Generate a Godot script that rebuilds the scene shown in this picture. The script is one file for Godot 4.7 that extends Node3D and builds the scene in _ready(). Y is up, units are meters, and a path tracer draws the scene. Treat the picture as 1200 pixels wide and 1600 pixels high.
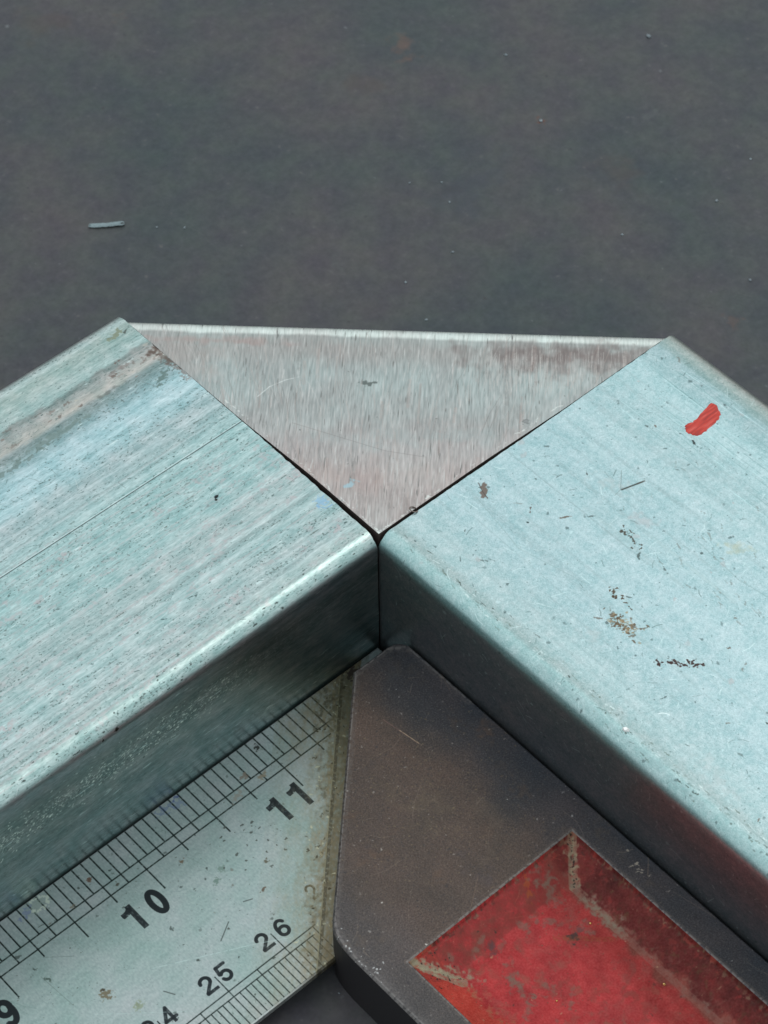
extends Node3D
# Close-up of two galvanised box tubes meeting at a folded corner, with a mitre square set into the corner.
# World: x runs along the right tube, z along the left tube, y up, origin at the inner corner on the table. Drawn in millimetres, built in metres.

const MM := 0.001
const W := 60.95        # tube width
const HT := 29.9        # tube height
const RC := 2.6         # tube corner radius
const BLADE_TOP := 5.0
const STOCK_TOP := 11.36
const FAR_END := 135.0
const TL := 82.0           # what one repeat of a tube texture covers, along and round
const TH := 90.0

var taken := {}
var textures := {}

# ---------------------------------------------------------------- textures
class Tex:
	var w: int
	var h: int
	var ppm: float
	var ox: float
	var oy: float
	var rgb := PackedByteArray()
	var ht := PackedByteArray()
	var rng := RandomNumberGenerator.new()
	var ragged := FastNoiseLite.new()

	func _init(w_mm: float, h_mm: float, pixels_per_mm: float, x0: float, y0: float, number: int):
		ppm = pixels_per_mm
		w = int(round(w_mm * ppm))
		h = int(round(h_mm * ppm))
		ox = x0
		oy = y0
		rgb.resize(w * h * 3)
		ht.resize(w * h)
		rng.seed = number
		ragged.seed = number
		ragged.frequency = 1.0
		ragged.fractal_octaves = 3

	func noise(number: int, per_mm: float, octaves: int, sx := 1.0, sy := 1.0) -> PackedByteArray:
		var n := FastNoiseLite.new()
		n.seed = number
		n.noise_type = FastNoiseLite.TYPE_SIMPLEX_SMOOTH
		n.frequency = per_mm / ppm
		n.fractal_octaves = octaves
		var im := n.get_image(maxi(8, int(w / sx)), maxi(8, int(h / sy)))
		if im.get_format() != Image.FORMAT_L8:
			im.convert(Image.FORMAT_L8)
		if im.get_width() != w or im.get_height() != h:
			im.resize(w, h, Image.INTERPOLATE_CUBIC)
		return im.get_data()

	func rows(stops: Array) -> PackedColorArray:      # [[y mm, colour 0..255 as Vector3], ...] -> one colour per row
		var out := PackedColorArray()
		out.resize(h)
		for y in h:
			var at := y / ppm + oy
			var k := 0
			while k < stops.size() - 2 and at > stops[k + 1][0]:
				k += 1
			var t: float = clampf((at - stops[k][0]) / maxf(0.001, stops[k + 1][0] - stops[k][0]), 0.0, 1.0)
			t = t * t * (3.0 - 2.0 * t)
			var v: Vector3 = stops[k][1].lerp(stops[k + 1][1], t)
			out[y] = Color(v.x, v.y, v.z)
		return out

	# One pass that lays base colour, mottle, streaks, grain, dark pits and pale flecks.
	func compose(base: PackedColorArray, o: Dictionary):
		var nm: PackedByteArray = o.mottle
		var ns: PackedByteArray = o.streak
		var nf: PackedByteArray = o.grain
		var np: PackedByteArray = o.pits
		var nk: PackedByteArray = o.flecks
		var ma: Vector3 = o.mottle_color / 128.0
		var sa: Vector3 = o.streak_color / 128.0
		var fa: float = o.grain_amount / 128.0
		var jitter: float = o.get("jitter", 0.0) * ppm / 128.0
		var pit_at: float = o.pit_at
		var blotch: Vector3 = o.get("blotch", Vector3.ZERO) / 128.0
		var pit_gain: float = o.get("pit_gain", 0.03)
		var pit_by_streak: float = o.get("pit_by_streak", 0.4)
		var pc: Vector3 = o.pit_color
		var fleck_at: float = o.fleck_at
		var fc: Vector3 = o.fleck_color
		var hp: float = o.get("pit_height", 60.0)
		var hs: float = o.get("streak_height", 0.2)
		var hf: float = o.get("grain_height", 0.4)
		var i := 0
		for y in h:
			for x in w:
				var m := nm[i] - 128.0
				var s := ns[i] - 128.0
				var f := nf[i] - 128.0
				var e := nk[i] - 128.0
				var c := base[clampi(y + int(m * jitter), 0, h - 1)]
				var r := c.r + m * ma.x + s * sa.x + f * fa + e * blotch.x
				var g := c.g + m * ma.y + s * sa.y + f * fa + e * blotch.y
				var b := c.b + m * ma.z + s * sa.z + f * fa + e * blotch.z
				var z := 128.0 + s * hs + f * hf
				var k := (np[i] + s * pit_by_streak - pit_at) * pit_gain
				if k > 0.0:
					if k > 0.85:
						k = 0.85
					r += (pc.x - r) * k
					g += (pc.y - g) * k
					b += (pc.z - b) * k
					z -= hp * k
				k = (nk[i] - s * 0.2 - fleck_at) * 0.03
				if k > 0.0:
					if k > 0.8:
						k = 0.8
					r += (fc.x - r) * k
					g += (fc.y - g) * k
					b += (fc.z - b) * k
					z += hp * 0.5 * k
				rgb[i * 3] = int(clampf(r, 0.0, 255.0))
				rgb[i * 3 + 1] = int(clampf(g, 0.0, 255.0))
				rgb[i * 3 + 2] = int(clampf(b, 0.0, 255.0))
				ht[i] = int(clampf(z, 0.0, 255.0))
				i += 1

	func put(px: int, py: int, c: Vector3, a: float, dh: float):
		var i := py * w + px
		rgb[i * 3] = int(lerpf(rgb[i * 3], c.x, a))
		rgb[i * 3 + 1] = int(lerpf(rgb[i * 3 + 1], c.y, a))
		rgb[i * 3 + 2] = int(lerpf(rgb[i * 3 + 2], c.z, a))
		if dh != 0.0:
			ht[i] = int(clampf(ht[i] + dh * a, 0.0, 255.0))

	# A stain with a ragged edge, in millimetres.
	func blob(x: float, y: float, rx: float, ry: float, turn: float, c: Vector3, strength: float, rough := 0.6, per_mm := 1.0, soft := 0.4, dh := 0.0):
		var reach := maxf(rx, ry) * (1.0 + rough)
		var ca := cos(turn)
		var sn := sin(turn)
		for py in range(maxi(0, int((y - reach - oy) * ppm)), mini(h, int((y + reach - oy) * ppm) + 1)):
			for px in range(maxi(0, int((x - reach - ox) * ppm)), mini(w, int((x + reach - ox) * ppm) + 1)):
				var dx := (px + 0.5) / ppm + ox - x
				var dy := (py + 0.5) / ppm + oy - y
				var d := Vector2((dx * ca + dy * sn) / rx, (dy * ca - dx * sn) / ry).length()
				d += ragged.get_noise_2d((dx + x) * per_mm, (dy + y) * per_mm) * rough * 1.6
				var a := clampf((1.0 - d) / soft, 0.0, 1.0) * strength
				if a > 0.004:
					put(px, py, c, a, dh)

	func stroke(pts: Array, width: float, c: Vector3, strength := 1.0, butt := false, wear := 0.0, dh := 0.0):
		for k in pts.size() - 1:
			var p: Vector2 = pts[k]
			var q: Vector2 = pts[k + 1]
			var d := q - p
			var len2 := maxf(d.length_squared(), 1e-6)
			var lo := p.min(q) - Vector2.ONE * (width * 0.5 + 1.0 / ppm)
			var hi := p.max(q) + Vector2.ONE * (width * 0.5 + 1.0 / ppm)
			for py in range(maxi(0, int((lo.y - oy) * ppm)), mini(h, int((hi.y - oy) * ppm) + 1)):
				for px in range(maxi(0, int((lo.x - ox) * ppm)), mini(w, int((hi.x - ox) * ppm) + 1)):
					var v := Vector2((px + 0.5) / ppm + ox, (py + 0.5) / ppm + oy)
					var t := (v - p).dot(d) / len2
					if butt and (t < 0.0 or t > 1.0):
						continue
					var a := clampf((width * 0.5 - v.distance_to(p + d * clampf(t, 0.0, 1.0))) * ppm + 0.5, 0.0, 1.0) * strength
					if a > 0.004:
						if wear > 0.0:
							a *= clampf(1.0 - wear * (ragged.get_noise_2d(v.x * 1.3, v.y * 1.3) * 2.4 + 0.1), 0.15, 1.0)
						put(px, py, c, a, dh)

	func scratches(count: int, longest: float, width: float, c: Vector3, strength: float, along := 999.0, spread := 0.3, dh := 0.0):
		for k in count:
			var p := Vector2(ox + rng.randf() * w / ppm, oy + rng.randf() * h / ppm)
			var turn := rng.randf() * TAU if along > 900.0 else along + rng.randfn(0.0, spread)
			var size := longest * (0.15 + 0.85 * pow(rng.randf(), 2.0))
			var d := Vector2.from_angle(turn) * size
			var bend := d.orthogonal() * rng.randf_range(-0.12, 0.12)
			stroke([p, p + d * 0.5 + bend, p + d], width * rng.randf_range(0.7, 1.3), c, strength * rng.randf_range(0.3, 1.0), false, 0.0, dh)

	func specks(count: int, smallest: float, largest: float, c: Vector3, strength: float, dh := 0.0):
		for k in count:
			var r := lerpf(smallest, largest, pow(rng.randf(), 4.0))
			blob(ox + rng.randf() * w / ppm, oy + rng.randf() * h / ppm, r * rng.randf_range(0.9, 1.7), r, rng.randf() * TAU, c, strength * rng.randf_range(0.4, 1.0), 0.5, 1.2 / r * 0.35, 0.5, dh)

	func picture() -> ImageTexture:
		return ImageTexture.create_from_image(Image.create_from_data(w, h, false, Image.FORMAT_RGB8, rgb))

	func relief() -> ImageTexture:
		return ImageTexture.create_from_image(Image.create_from_data(w, h, false, Image.FORMAT_L8, ht))


func arc(cx: float, cy: float, rx: float, ry: float, from: float, to: float, n := 14) -> Array:
	var out := []
	for k in n + 1:
		var a := deg_to_rad(lerpf(from, to, float(k) / n))
		out.append(Vector2(cx + rx * cos(a), cy + ry * sin(a)))
	return out

# The strokes of a numeral in a box one unit high: [points, straight ends].
func numeral(ch: String, s: float) -> Array:
	var e := s * 0.5
	match ch:
		"0": return [[arc(0.275, 0.5, 0.275 - e, 0.5 - e, 0, 360, 28), false]]
		"1": return [[[Vector2(0.35, 0), Vector2(0.35, 1)], true], [[Vector2(0.36, 0.90), Vector2(0.26, 0.80), Vector2(0.17, 0.765), Vector2(0.0, 0.755)], true]]
		"2": return [[arc(0.33, 0.68, 0.33 - e, 0.32 - e, 175, -35, 16) + [Vector2(0.08, 0.13), Vector2(0.07, e)], false], [[Vector2(0.03, e), Vector2(0.68, e)], true]]
		"3": return [[arc(0.31, 0.74, 0.27 - e, 0.26 - e, 165, -80, 12), false], [arc(0.31, 0.28, 0.31 - e, 0.28 - e, 80, -170, 14), false]]
		"4": return [[[Vector2(0.50, 0), Vector2(0.50, 1 - e)], true], [[Vector2(0.50, 1 - e), Vector2(e, 0.26), Vector2(0.68, 0.26)], false]]
		"5": return [[[Vector2(0.60, 1 - e), Vector2(0.14, 1 - e), Vector2(0.08, 0.52)], false], [arc(0.32, 0.33, 0.32 - e, 0.33 - e, 140, -160, 16), false]]
		"6": return [[arc(0.32, 0.32, 0.32 - e, 0.32 - e, 0, 360, 22), false], [arc(0.36, 0.5, 0.36 - e, 0.5 - e, 38, 200, 14), false]]
		"8": return [[arc(0.3, 0.74, 0.26 - e, 0.26 - e, 0, 360, 20), false], [arc(0.3, 0.28, 0.3 - e, 0.28 - e, 0, 360, 20), false]]
		"9": return [[arc(0.28, 0.67, 0.28 - e, 0.33 - e, 0, 360, 22), false], [arc(0.24, 0.5, 0.32 - e, 0.5 - e, 20, -125, 14), false]]
	return []

func write_number(t: Tex, text: String, lefts: Array, bottom: float, high: float, pen: float, ink: Vector3):
	for k in text.length():
		for part in numeral(text[k], pen / high):
			var pts := []
			for p in part[0]:
				pts.append(Vector2(lefts[k] - p.x * high, bottom - p.y * high))
			t.stroke(pts, pen, ink, 0.95, part[1], 0.2, -25.0)

func v3(r: float, g: float, b: float) -> Vector3:
	return Vector3(r, g, b)

# Left tube: x = mm along the tube, y = mm round the section (0 where the top's back rounding begins). Top-face marks are given as (a, b).
func q_of(b: float) -> float:
	return b + W - RC + RC * PI * 0.5

func paint_left():
	var t := Tex.new(TL, TH, 16.0, 0.0, 0.0, 11)
	var b := func(x): return q_of(x)
	var base := t.rows([
		[0.0, v3(164, 172, 170)], [b.call(-58.6), v3(172, 188, 186)], [b.call(-57.4), v3(148, 168, 164)], [b.call(-53.0), v3(156, 178, 176)], [b.call(-52.3), v3(130, 142, 140)],
		[b.call(-51.6), v3(156, 162, 160)], [b.call(-48.9), v3(160, 164, 159)], [b.call(-48.0), v3(134, 150, 150)], [b.call(-45.0), v3(148, 174, 178)], [b.call(-43.6), v3(162, 190, 195)],
		[b.call(-39.5), v3(163, 190, 194)], [b.call(-37.0), v3(160, 179, 181)], [b.call(-30.0), v3(157, 185, 185)], [b.call(-22.0), v3(155, 183, 183)], [b.call(-16.0), v3(160, 179, 179)], [b.call(-10.0), v3(159, 182, 182)],
		[b.call(-5.0), v3(166, 184, 184)], [b.call(-2.6), v3(160, 180, 178)], [62.0, v3(160, 184, 182)], [64.0, v3(126, 138, 140)], [67.0, v3(114, 127, 125)], [72.0, v3(122, 137, 135)], [80.0, v3(118, 138, 138)], [96.0, v3(122, 140, 140)]])  # front-face stops are darker than the top, deepening its shade
	t.compose(base, {
		"mottle": t.noise(1, 0.22, 5), "streak": t.noise(2, 0.42, 5, 50.0, 1.0), "grain": t.noise(3, 4.2, 3, 5.0, 1.0), "pits": t.noise(4, 2.4, 3, 1.6, 1.0), "flecks": t.noise(5, 1.3, 4, 6.0, 1.0),
		"mottle_color": v3(16, 9, 9), "streak_color": v3(15, 13, 13), "grain_amount": 17.0, "blotch": v3(16, 14, 14), "jitter": 0.55, "pit_at": 190.0, "pit_by_streak": -0.34, "pit_color": v3(92, 108, 106), "fleck_at": 206.0, "fleck_color": v3(198, 218, 218), "pit_height": 60.0, "streak_height": 0.06, "grain_height": 0.3})
	for k in 130:                                     # long drawn lines, pinkish, dark and pale
		var p := Vector2(t.rng.randf_range(-30.0, TL), b.call(-t.rng.randf_range(1.0, 36.0)))
		var c: Vector3 = [v3(178, 168, 170), v3(126, 142, 142), v3(190, 206, 208)][k % 3]
		t.stroke([p, p + Vector2(t.rng.randf_range(12.0, 70.0), t.rng.randfn(0.0, 0.2))], t.rng.randf_range(0.1, 0.6), c, t.rng.randf_range(0.1, 0.4), false, 0.8)
	for k in 1000:                                    # clustered pits that follow the streaks
		var lane := floorf(t.rng.randf() * 26.0) * 2.2 + t.rng.randfn(0.0, 0.35)
		t.blob(t.rng.randf() * TL, b.call(-1.0 - lane), t.rng.randf_range(0.08, 0.55) , t.rng.randf_range(0.06, 0.13), t.rng.randfn(0.0, 0.35), v3(72, 90, 89), 0.15 + 0.75 * pow(t.rng.randf(), 2.0), 0.9, 2.2, 0.7, -30.0)
	for k in 1100:                                    # short dark dashes and dots
		var p := Vector2(t.rng.randf() * TL, b.call(-t.rng.randf_range(0.5, 58.0)))
		var d := Vector2.from_angle(t.rng.randfn(0.0, 0.35)) * (0.08 + 0.9 * pow(t.rng.randf(), 3.0))
		t.stroke([p, p + d], t.rng.randf_range(0.07, 0.15), v3(88, 108, 107), 0.12 + 0.6 * pow(t.rng.randf(), 2.0), false, 0.5, -20.0)
	# pinkish bare patches between the streaks
	for k in 320:
		var px := t.rng.randf() * 104.0
		var pb := -t.rng.randf_range(1.0, 28.0)
		t.blob(px, b.call(pb), t.rng.randf_range(0.4, 2.0), t.rng.randf_range(0.2, 0.7), t.rng.randfn(0, 0.2), v3(176, 168, 170), t.rng.randf_range(0.15, 0.5), 0.9, 1.1, 0.9)
	for k in 160:
		var px := t.rng.randf() * 104.0
		var pb := -t.rng.randf_range(2.0, 35.0)
		t.blob(px, b.call(pb), t.rng.randf_range(0.2, 1.3), t.rng.randf_range(0.05, 0.14), t.rng.randfn(0, 0.05), v3(92, 104, 100), t.rng.randf_range(0.2, 0.75), 0.7, 2.0, 0.5, -20.0)
	t.scratches(110, 7.0, 0.08, v3(108, 124, 122), 0.45, 0.0, 0.03, -15.0)
	t.scratches(70, 9.0, 0.1, v3(198, 214, 214), 0.4, 0.0, 0.03)
	t.scratches(60, 2.5, 0.09, v3(96, 106, 106), 0.6, 999.0, 0.0, -20.0)
	t.scratches(40, 3.0, 0.08, v3(206, 218, 218), 0.6)
	# the rusty strip and its end, the scribed line, single marks
	for k in 90:
		t.blob(t.rng.randf() * 104.0, b.call(t.rng.randf_range(-52.4, -47.9)), t.rng.randf_range(0.2, 1.0), t.rng.randf_range(0.1, 0.35), 0.0, [v3(104, 92, 86), v3(186, 182, 172), v3(132, 120, 114)][k % 3], t.rng.randf_range(0.3, 0.8), 0.8, 1.5)
	t.blob(0.6, b.call(-50.2), 3.2, 1.0, 0.06, v3(96, 84, 78), 0.9, 0.7, 0.8, 0.9)
	t.blob(0.2, b.call(-47.6), 1.2, 2.8, 0.1, v3(100, 88, 82), 0.85, 0.7, 0.9, 0.9)
	t.blob(0.2, b.call(-43.8), 0.7, 1.8, 0.0, v3(122, 104, 98), 0.6, 0.7, 1.0, 0.5)
	t.blob(7.0, b.call(-51.0), 3.0, 0.5, 0.02, v3(112, 104, 100), 0.6, 0.7, 0.8, 1.0)
	t.blob(11.0, b.call(-48.3), 4.6, 0.4, 0.0, v3(100, 104, 100), 0.6, 0.7, 0.7, 1.0)
	t.blob(3.2, b.call(-45.2), 1.6, 0.6, 0.5, v3(96, 116, 112), 0.75, 1.0, 1.3)
	t.blob(2.9, b.call(-57.0), 1.4, 0.7, 0.2, v3(124, 132, 112), 0.8, 0.7, 0.8)
	t.blob(1.6, b.call(-56.4), 0.5, 0.25, 0.4, v3(74, 80, 76), 0.8, 0.6, 1.5)
	t.blob(22.0, b.call(-46.8), 6.0, 0.6, 0.0, v3(112, 130, 126), 0.6, 1.0, 0.7)
	t.blob(30.0, b.call(-46.0), 5.0, 0.5, 0.0, v3(104, 122, 118), 0.6, 1.0, 0.7)
	t.stroke([Vector2(0, b.call(-30.36)), Vector2(104, b.call(-30.95))], 0.17, v3(72, 84, 85), 0.95, false, 0.2, -60.0)
	t.stroke([Vector2(0, b.call(-30.52)), Vector2(104, b.call(-31.1))], 0.17, v3(204, 222, 222), 0.6)
	t.blob(12.1, b.call(-21.7), 0.42, 0.28, 0.6, v3(38, 42, 44), 1.0, 0.5, 1.6, 0.3, -60.0)
	t.blob(12.5, b.call(-21.2), 0.25, 0.22, 0.0, v3(44, 46, 46), 0.95, 0.5, 1.6, 0.3, -60.0)
	t.blob(1.6, b.call(-10.6), 1.1, 0.9, 0.8, v3(138, 176, 204), 0.7, 0.9, 1.2)
	t.stroke([Vector2(2.6, b.call(-10.5)), Vector2(1.9, b.call(-9.3)), Vector2(0.7, b.call(-9.2))], 0.22, v3(126, 164, 198), 0.7, false, 0.5)
	for k in 46:                                     # chipped zinc along the front rounding
		t.blob(t.rng.randf() * 90.0, t.rng.randf_range(59.6, 62.6), t.rng.randf_range(0.1, 0.4), t.rng.randf_range(0.06, 0.16), 0.0, v3(66, 76, 74), 0.85, 0.7, 2.2, 0.4, -40.0)
	t.blob(47.6, 63.0, 0.36, 0.28, 0.4, v3(48, 50, 46), 0.95, 0.6, 1.5, 0.3, -30.0)
	t.blob(50.0, 63.3, 0.25, 0.2, 0.4, v3(52, 54, 50), 0.9, 0.6, 1.5, 0.3, -30.0)
	# scaly band along the front face
	for k in 2600:
		var along := t.rng.randf_range(12.0, 104.0)
		var fade := clampf((along - 12.0) / 26.0, 0.15, 1.0)
		var y := 70.0 + t.rng.randfn(0.0, 1.5) + (along - 40.0) * 0.006
		t.blob(along, y, t.rng.randf_range(0.1, 0.34), t.rng.randf_range(0.06, 0.17), t.rng.randfn(0.3, 0.4), v3(222, 230, 222) if k % 3 else v3(80, 92, 90), t.rng.randf_range(0.25, 0.9) * fade, 0.6, 2.0, 0.5, 60.0 if k % 3 else -50.0)
	for k in 500:
		t.blob(t.rng.randf_range(0.0, 104.0), t.rng.randf_range(66.0, 89.0), t.rng.randf_range(0.08, 0.3), t.rng.randf_range(0.05, 0.13), t.rng.randfn(0.2, 0.6), v3(176, 190, 178), t.rng.randf_range(0.15, 0.5), 0.6, 2.0, 0.5, 30.0)
	textures.left = t

func paint_right():
	var t := Tex.new(TL, TH, 16.0, 0.0, 0.0, 23)
	var b := func(x): return q_of(x)
	var base := t.rows([
		[0.0, v3(142, 150, 146)], [2.8, v3(156, 162, 157)], [b.call(-58.0), v3(150, 166, 163)], [b.call(-57.2), v3(136, 160, 159)], [b.call(-56.0), v3(152, 178, 181)], [b.call(-51.0), v3(168, 196, 199)],
		[b.call(-44.0), v3(164, 191, 194)], [b.call(-30.0), v3(165, 192, 196)], [b.call(-14.0), v3(166, 192, 196)], [b.call(-5.0), v3(166, 190, 192)], [b.call(-3.0), v3(154, 174, 174)], [b.call(-2.0), v3(158, 188, 188)],
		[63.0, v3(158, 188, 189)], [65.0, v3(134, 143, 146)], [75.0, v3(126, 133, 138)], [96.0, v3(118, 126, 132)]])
	t.compose(base, {
		"mottle": t.noise(21, 0.3, 5), "streak": t.noise(22, 0.16, 6, 40.0, 1.0), "grain": t.noise(23, 4.4, 3, 1.6, 1.0), "pits": t.noise(24, 2.2, 3), "flecks": t.noise(25, 1.1, 4),
		"mottle_color": v3(12, 7, 7), "streak_color": v3(7, 5, 5), "grain_amount": 18.0, "blotch": v3(13, 10, 10), "jitter": 0.5, "pit_at": 200.0, "pit_by_streak": -0.1, "pit_color": v3(112, 132, 132), "fleck_at": 214.0, "fleck_color": v3(184, 214, 216), "pit_height": 50.0, "streak_height": 0.0, "grain_height": 0.3})
	for k in 300:                                    # brushing near the back edge
		var p := Vector2(t.rng.randf_range(4.0, 104.0), b.call(t.rng.randf_range(-57.0, -43.0)))
		var c: Vector3 = v3(186, 218, 220) if k % 2 else v3(128, 160, 162)
		t.stroke([p, p + Vector2(t.rng.randf_range(2.0, 9.0), t.rng.randfn(0.0, 0.12))], 0.13, c, t.rng.randf_range(0.25, 0.75), false, 0.3, 20.0 if k % 2 else -20.0)
	t.scratches(300, 1.6, 0.12, v3(92, 112, 112), 0.65, 999.0, 0.0, -20.0)
	t.scratches(380, 2.6, 0.11, v3(208, 230, 230), 0.6)
	t.scratches(14, 28.0, 0.1, v3(136, 160, 160), 0.5, 0.0, 0.04)
	for k in 110:                                    # drawn lines left by the mill
		var p := Vector2(t.rng.randf_range(-30.0, TL), b.call(-t.rng.randf_range(1.0, 58.0)))
		t.stroke([p, p + Vector2(t.rng.randf_range(15.0, 70.0), t.rng.randfn(0.0, 0.3))], t.rng.randf_range(0.15, 1.1), v3(186, 210, 212) if k % 2 else v3(138, 160, 162), t.rng.randf_range(0.08, 0.3), false, 0.8)
	t.specks(900, 0.07, 0.3, v3(82, 100, 101), 0.75, -30.0)
	t.specks(260, 0.1, 0.4, v3(196, 220, 222), 0.6)
	t.specks(70, 0.1, 0.6, v3(176, 168, 168), 0.5)
	for k in 60:                                     # rubbed patches toward the open end
		t.blob(t.rng.randf_range(18.0, 60.0), b.call(t.rng.randf_range(-44.0, -26.0)), t.rng.randf_range(0.2, 0.9), t.rng.randf_range(0.06, 0.2), t.rng.randf_range(-0.4, 0.8), v3(120, 126, 122), t.rng.randf_range(0.2, 0.6), 0.9, 1.6)
	for k in 60:                                     # scattered scuffs and dirt
		t.blob(t.rng.randf() * TL, b.call(-t.rng.randf_range(4.0, 58.0)), t.rng.randf_range(0.2, 0.9), t.rng.randf_range(0.08, 0.22), t.rng.randf() * TAU, [v3(72, 84, 82), v3(104, 96, 88), v3(88, 104, 104)][k % 3], t.rng.randf_range(0.4, 0.9), 0.9, 1.4, 0.5, -30.0)
	for k in 30:
		t.blob(t.rng.randf() * TL, b.call(-t.rng.randf_range(4.0, 56.0)), t.rng.randf_range(1.5, 6.0), t.rng.randf_range(0.4, 1.8), t.rng.randfn(0.0, 0.3), [v3(178, 186, 186), v3(146, 168, 170), v3(184, 206, 208)][k % 3], t.rng.randf_range(0.15, 0.4), 0.9, 0.6, 1.0)
	# single marks, (b, a)
	t.stroke([Vector2(16.9, b.call(-32.0)), Vector2(17.9, b.call(-35.4))], 0.26, v3(74, 80, 78), 0.95, false, 0.3, -40.0)
	t.stroke([Vector2(17.6, b.call(-34.4)), Vector2(17.95, b.call(-35.6))], 0.28, v3(84, 84, 80), 0.8, false, 0.4)
	t.stroke([Vector2(16.8, b.call(-31.9)), Vector2(14.3, b.call(-34.6))], 0.1, v3(118, 132, 132), 0.7)
	t.stroke([Vector2(17.0, b.call(-30.5)), Vector2(16.7, b.call(-32.4))], 0.1, v3(126, 138, 138), 0.6)
	t.blob(3.6, b.call(-17.2), 1.7, 0.55, 0.75, v3(112, 102, 95), 0.95, 0.5, 0.8, 0.3, 30.0)
	t.stroke([Vector2(2.0, b.call(-17.6)), Vector2(3.6, b.call(-16.9)), Vector2(5.0, b.call(-16.6))], 0.14, v3(88, 82, 78), 0.8)
	var brown := v3(92, 80, 66)
	for k in 70:
		t.blob(33.8 + t.rng.randfn(0, 1.4), b.call(-14.9 + t.rng.randfn(0, 0.7)), t.rng.randf_range(0.15, 0.7), t.rng.randf_range(0.1, 0.32), t.rng.randf() * TAU, brown if k % 3 else v3(150, 132, 104), t.rng.randf_range(0.4, 0.85), 0.8, 1.8)
	for k in 16:
		t.blob(30.2 + t.rng.randfn(0, 1.0), b.call(-17.6 + t.rng.randfn(0, 0.5)), t.rng.randf_range(0.15, 0.45), t.rng.randf_range(0.1, 0.2), t.rng.randf() * TAU, v3(78, 66, 54), 0.85, 0.8, 1.8)
	for k in 18:
		t.blob(lerpf(42.0, 46.6, k / 17.0) + t.rng.randfn(0, 0.25), b.call(lerpf(-13.6, -18.2, k / 17.0) + t.rng.randfn(0, 0.35)), t.rng.randf_range(0.2, 0.75), t.rng.randf_range(0.1, 0.26), t.rng.randf() * TAU, v3(66, 54, 52), 0.95, 0.8, 1.8)
	for k in 14:
		t.blob(lerpf(22.0, 26.4, k / 13.0), b.call(-26.6 + t.rng.randfn(0, 0.4)), t.rng.randf_range(0.15, 0.5), t.rng.randf_range(0.1, 0.24), t.rng.randf() * TAU, v3(76, 74, 68), 0.85, 0.8, 1.8)
	t.blob(35.4, b.call(-36.2), 2.4, 1.0, -0.6, v3(176, 176, 150), 0.45, 0.7, 0.5, 0.8)
	t.blob(23.0, b.call(-30.2), 2.0, 1.2, -0.6, v3(176, 172, 174), 0.4, 0.7, 0.5, 0.8)
	t.blob(12.2, b.call(-17.7), 0.24, 0.2, 0.0, v3(64, 80, 78), 0.95, 0.4, 1.5, 0.3)
	t.blob(10.6, b.call(-19.8), 0.7, 0.12, 0.9, v3(96, 84, 80), 0.8, 0.8, 1.5)
	t.blob(11.4, b.call(-30.4), 0.55, 0.12, 0.6, v3(84, 92, 92), 0.85, 0.6, 1.5)
	t.stroke([Vector2(13.7, b.call(-46.2)), Vector2(15.2, b.call(-45.0))], 0.3, v3(64, 70, 70), 0.0)
	t.blob(17.6, b.call(-46.3), 0.5, 0.2, 0.5, v3(58, 64, 64), 0.9, 0.6, 1.5)
	t.stroke(arc(49.5, b.call(-7.0), 1.5, 1.5, 200, 260, 8), 0.14, v3(214, 230, 230), 0.9)
	for k in 300:                                    # chipped zinc along the front rounding
		if t.ragged.get_noise_2d(k * 7.3, 1.0) + t.ragged.get_noise_2d(floorf(k / 9.0) * 3.7, 8.0) < -0.1:
			continue
		t.blob(pow(t.rng.randf(), 0.8) * TL, 59.6 + t.rng.randfn(0.0, 0.75), t.rng.randf_range(0.12, 0.7), t.rng.randf_range(0.05, 0.16), t.rng.randfn(0, 0.2), [v3(70, 80, 76), v3(198, 216, 215), v3(112, 128, 122)][k % 3], t.rng.randf_range(0.3, 0.8), 0.8, 2.0, 0.4, -30.0)
	textures.right = t

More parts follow.
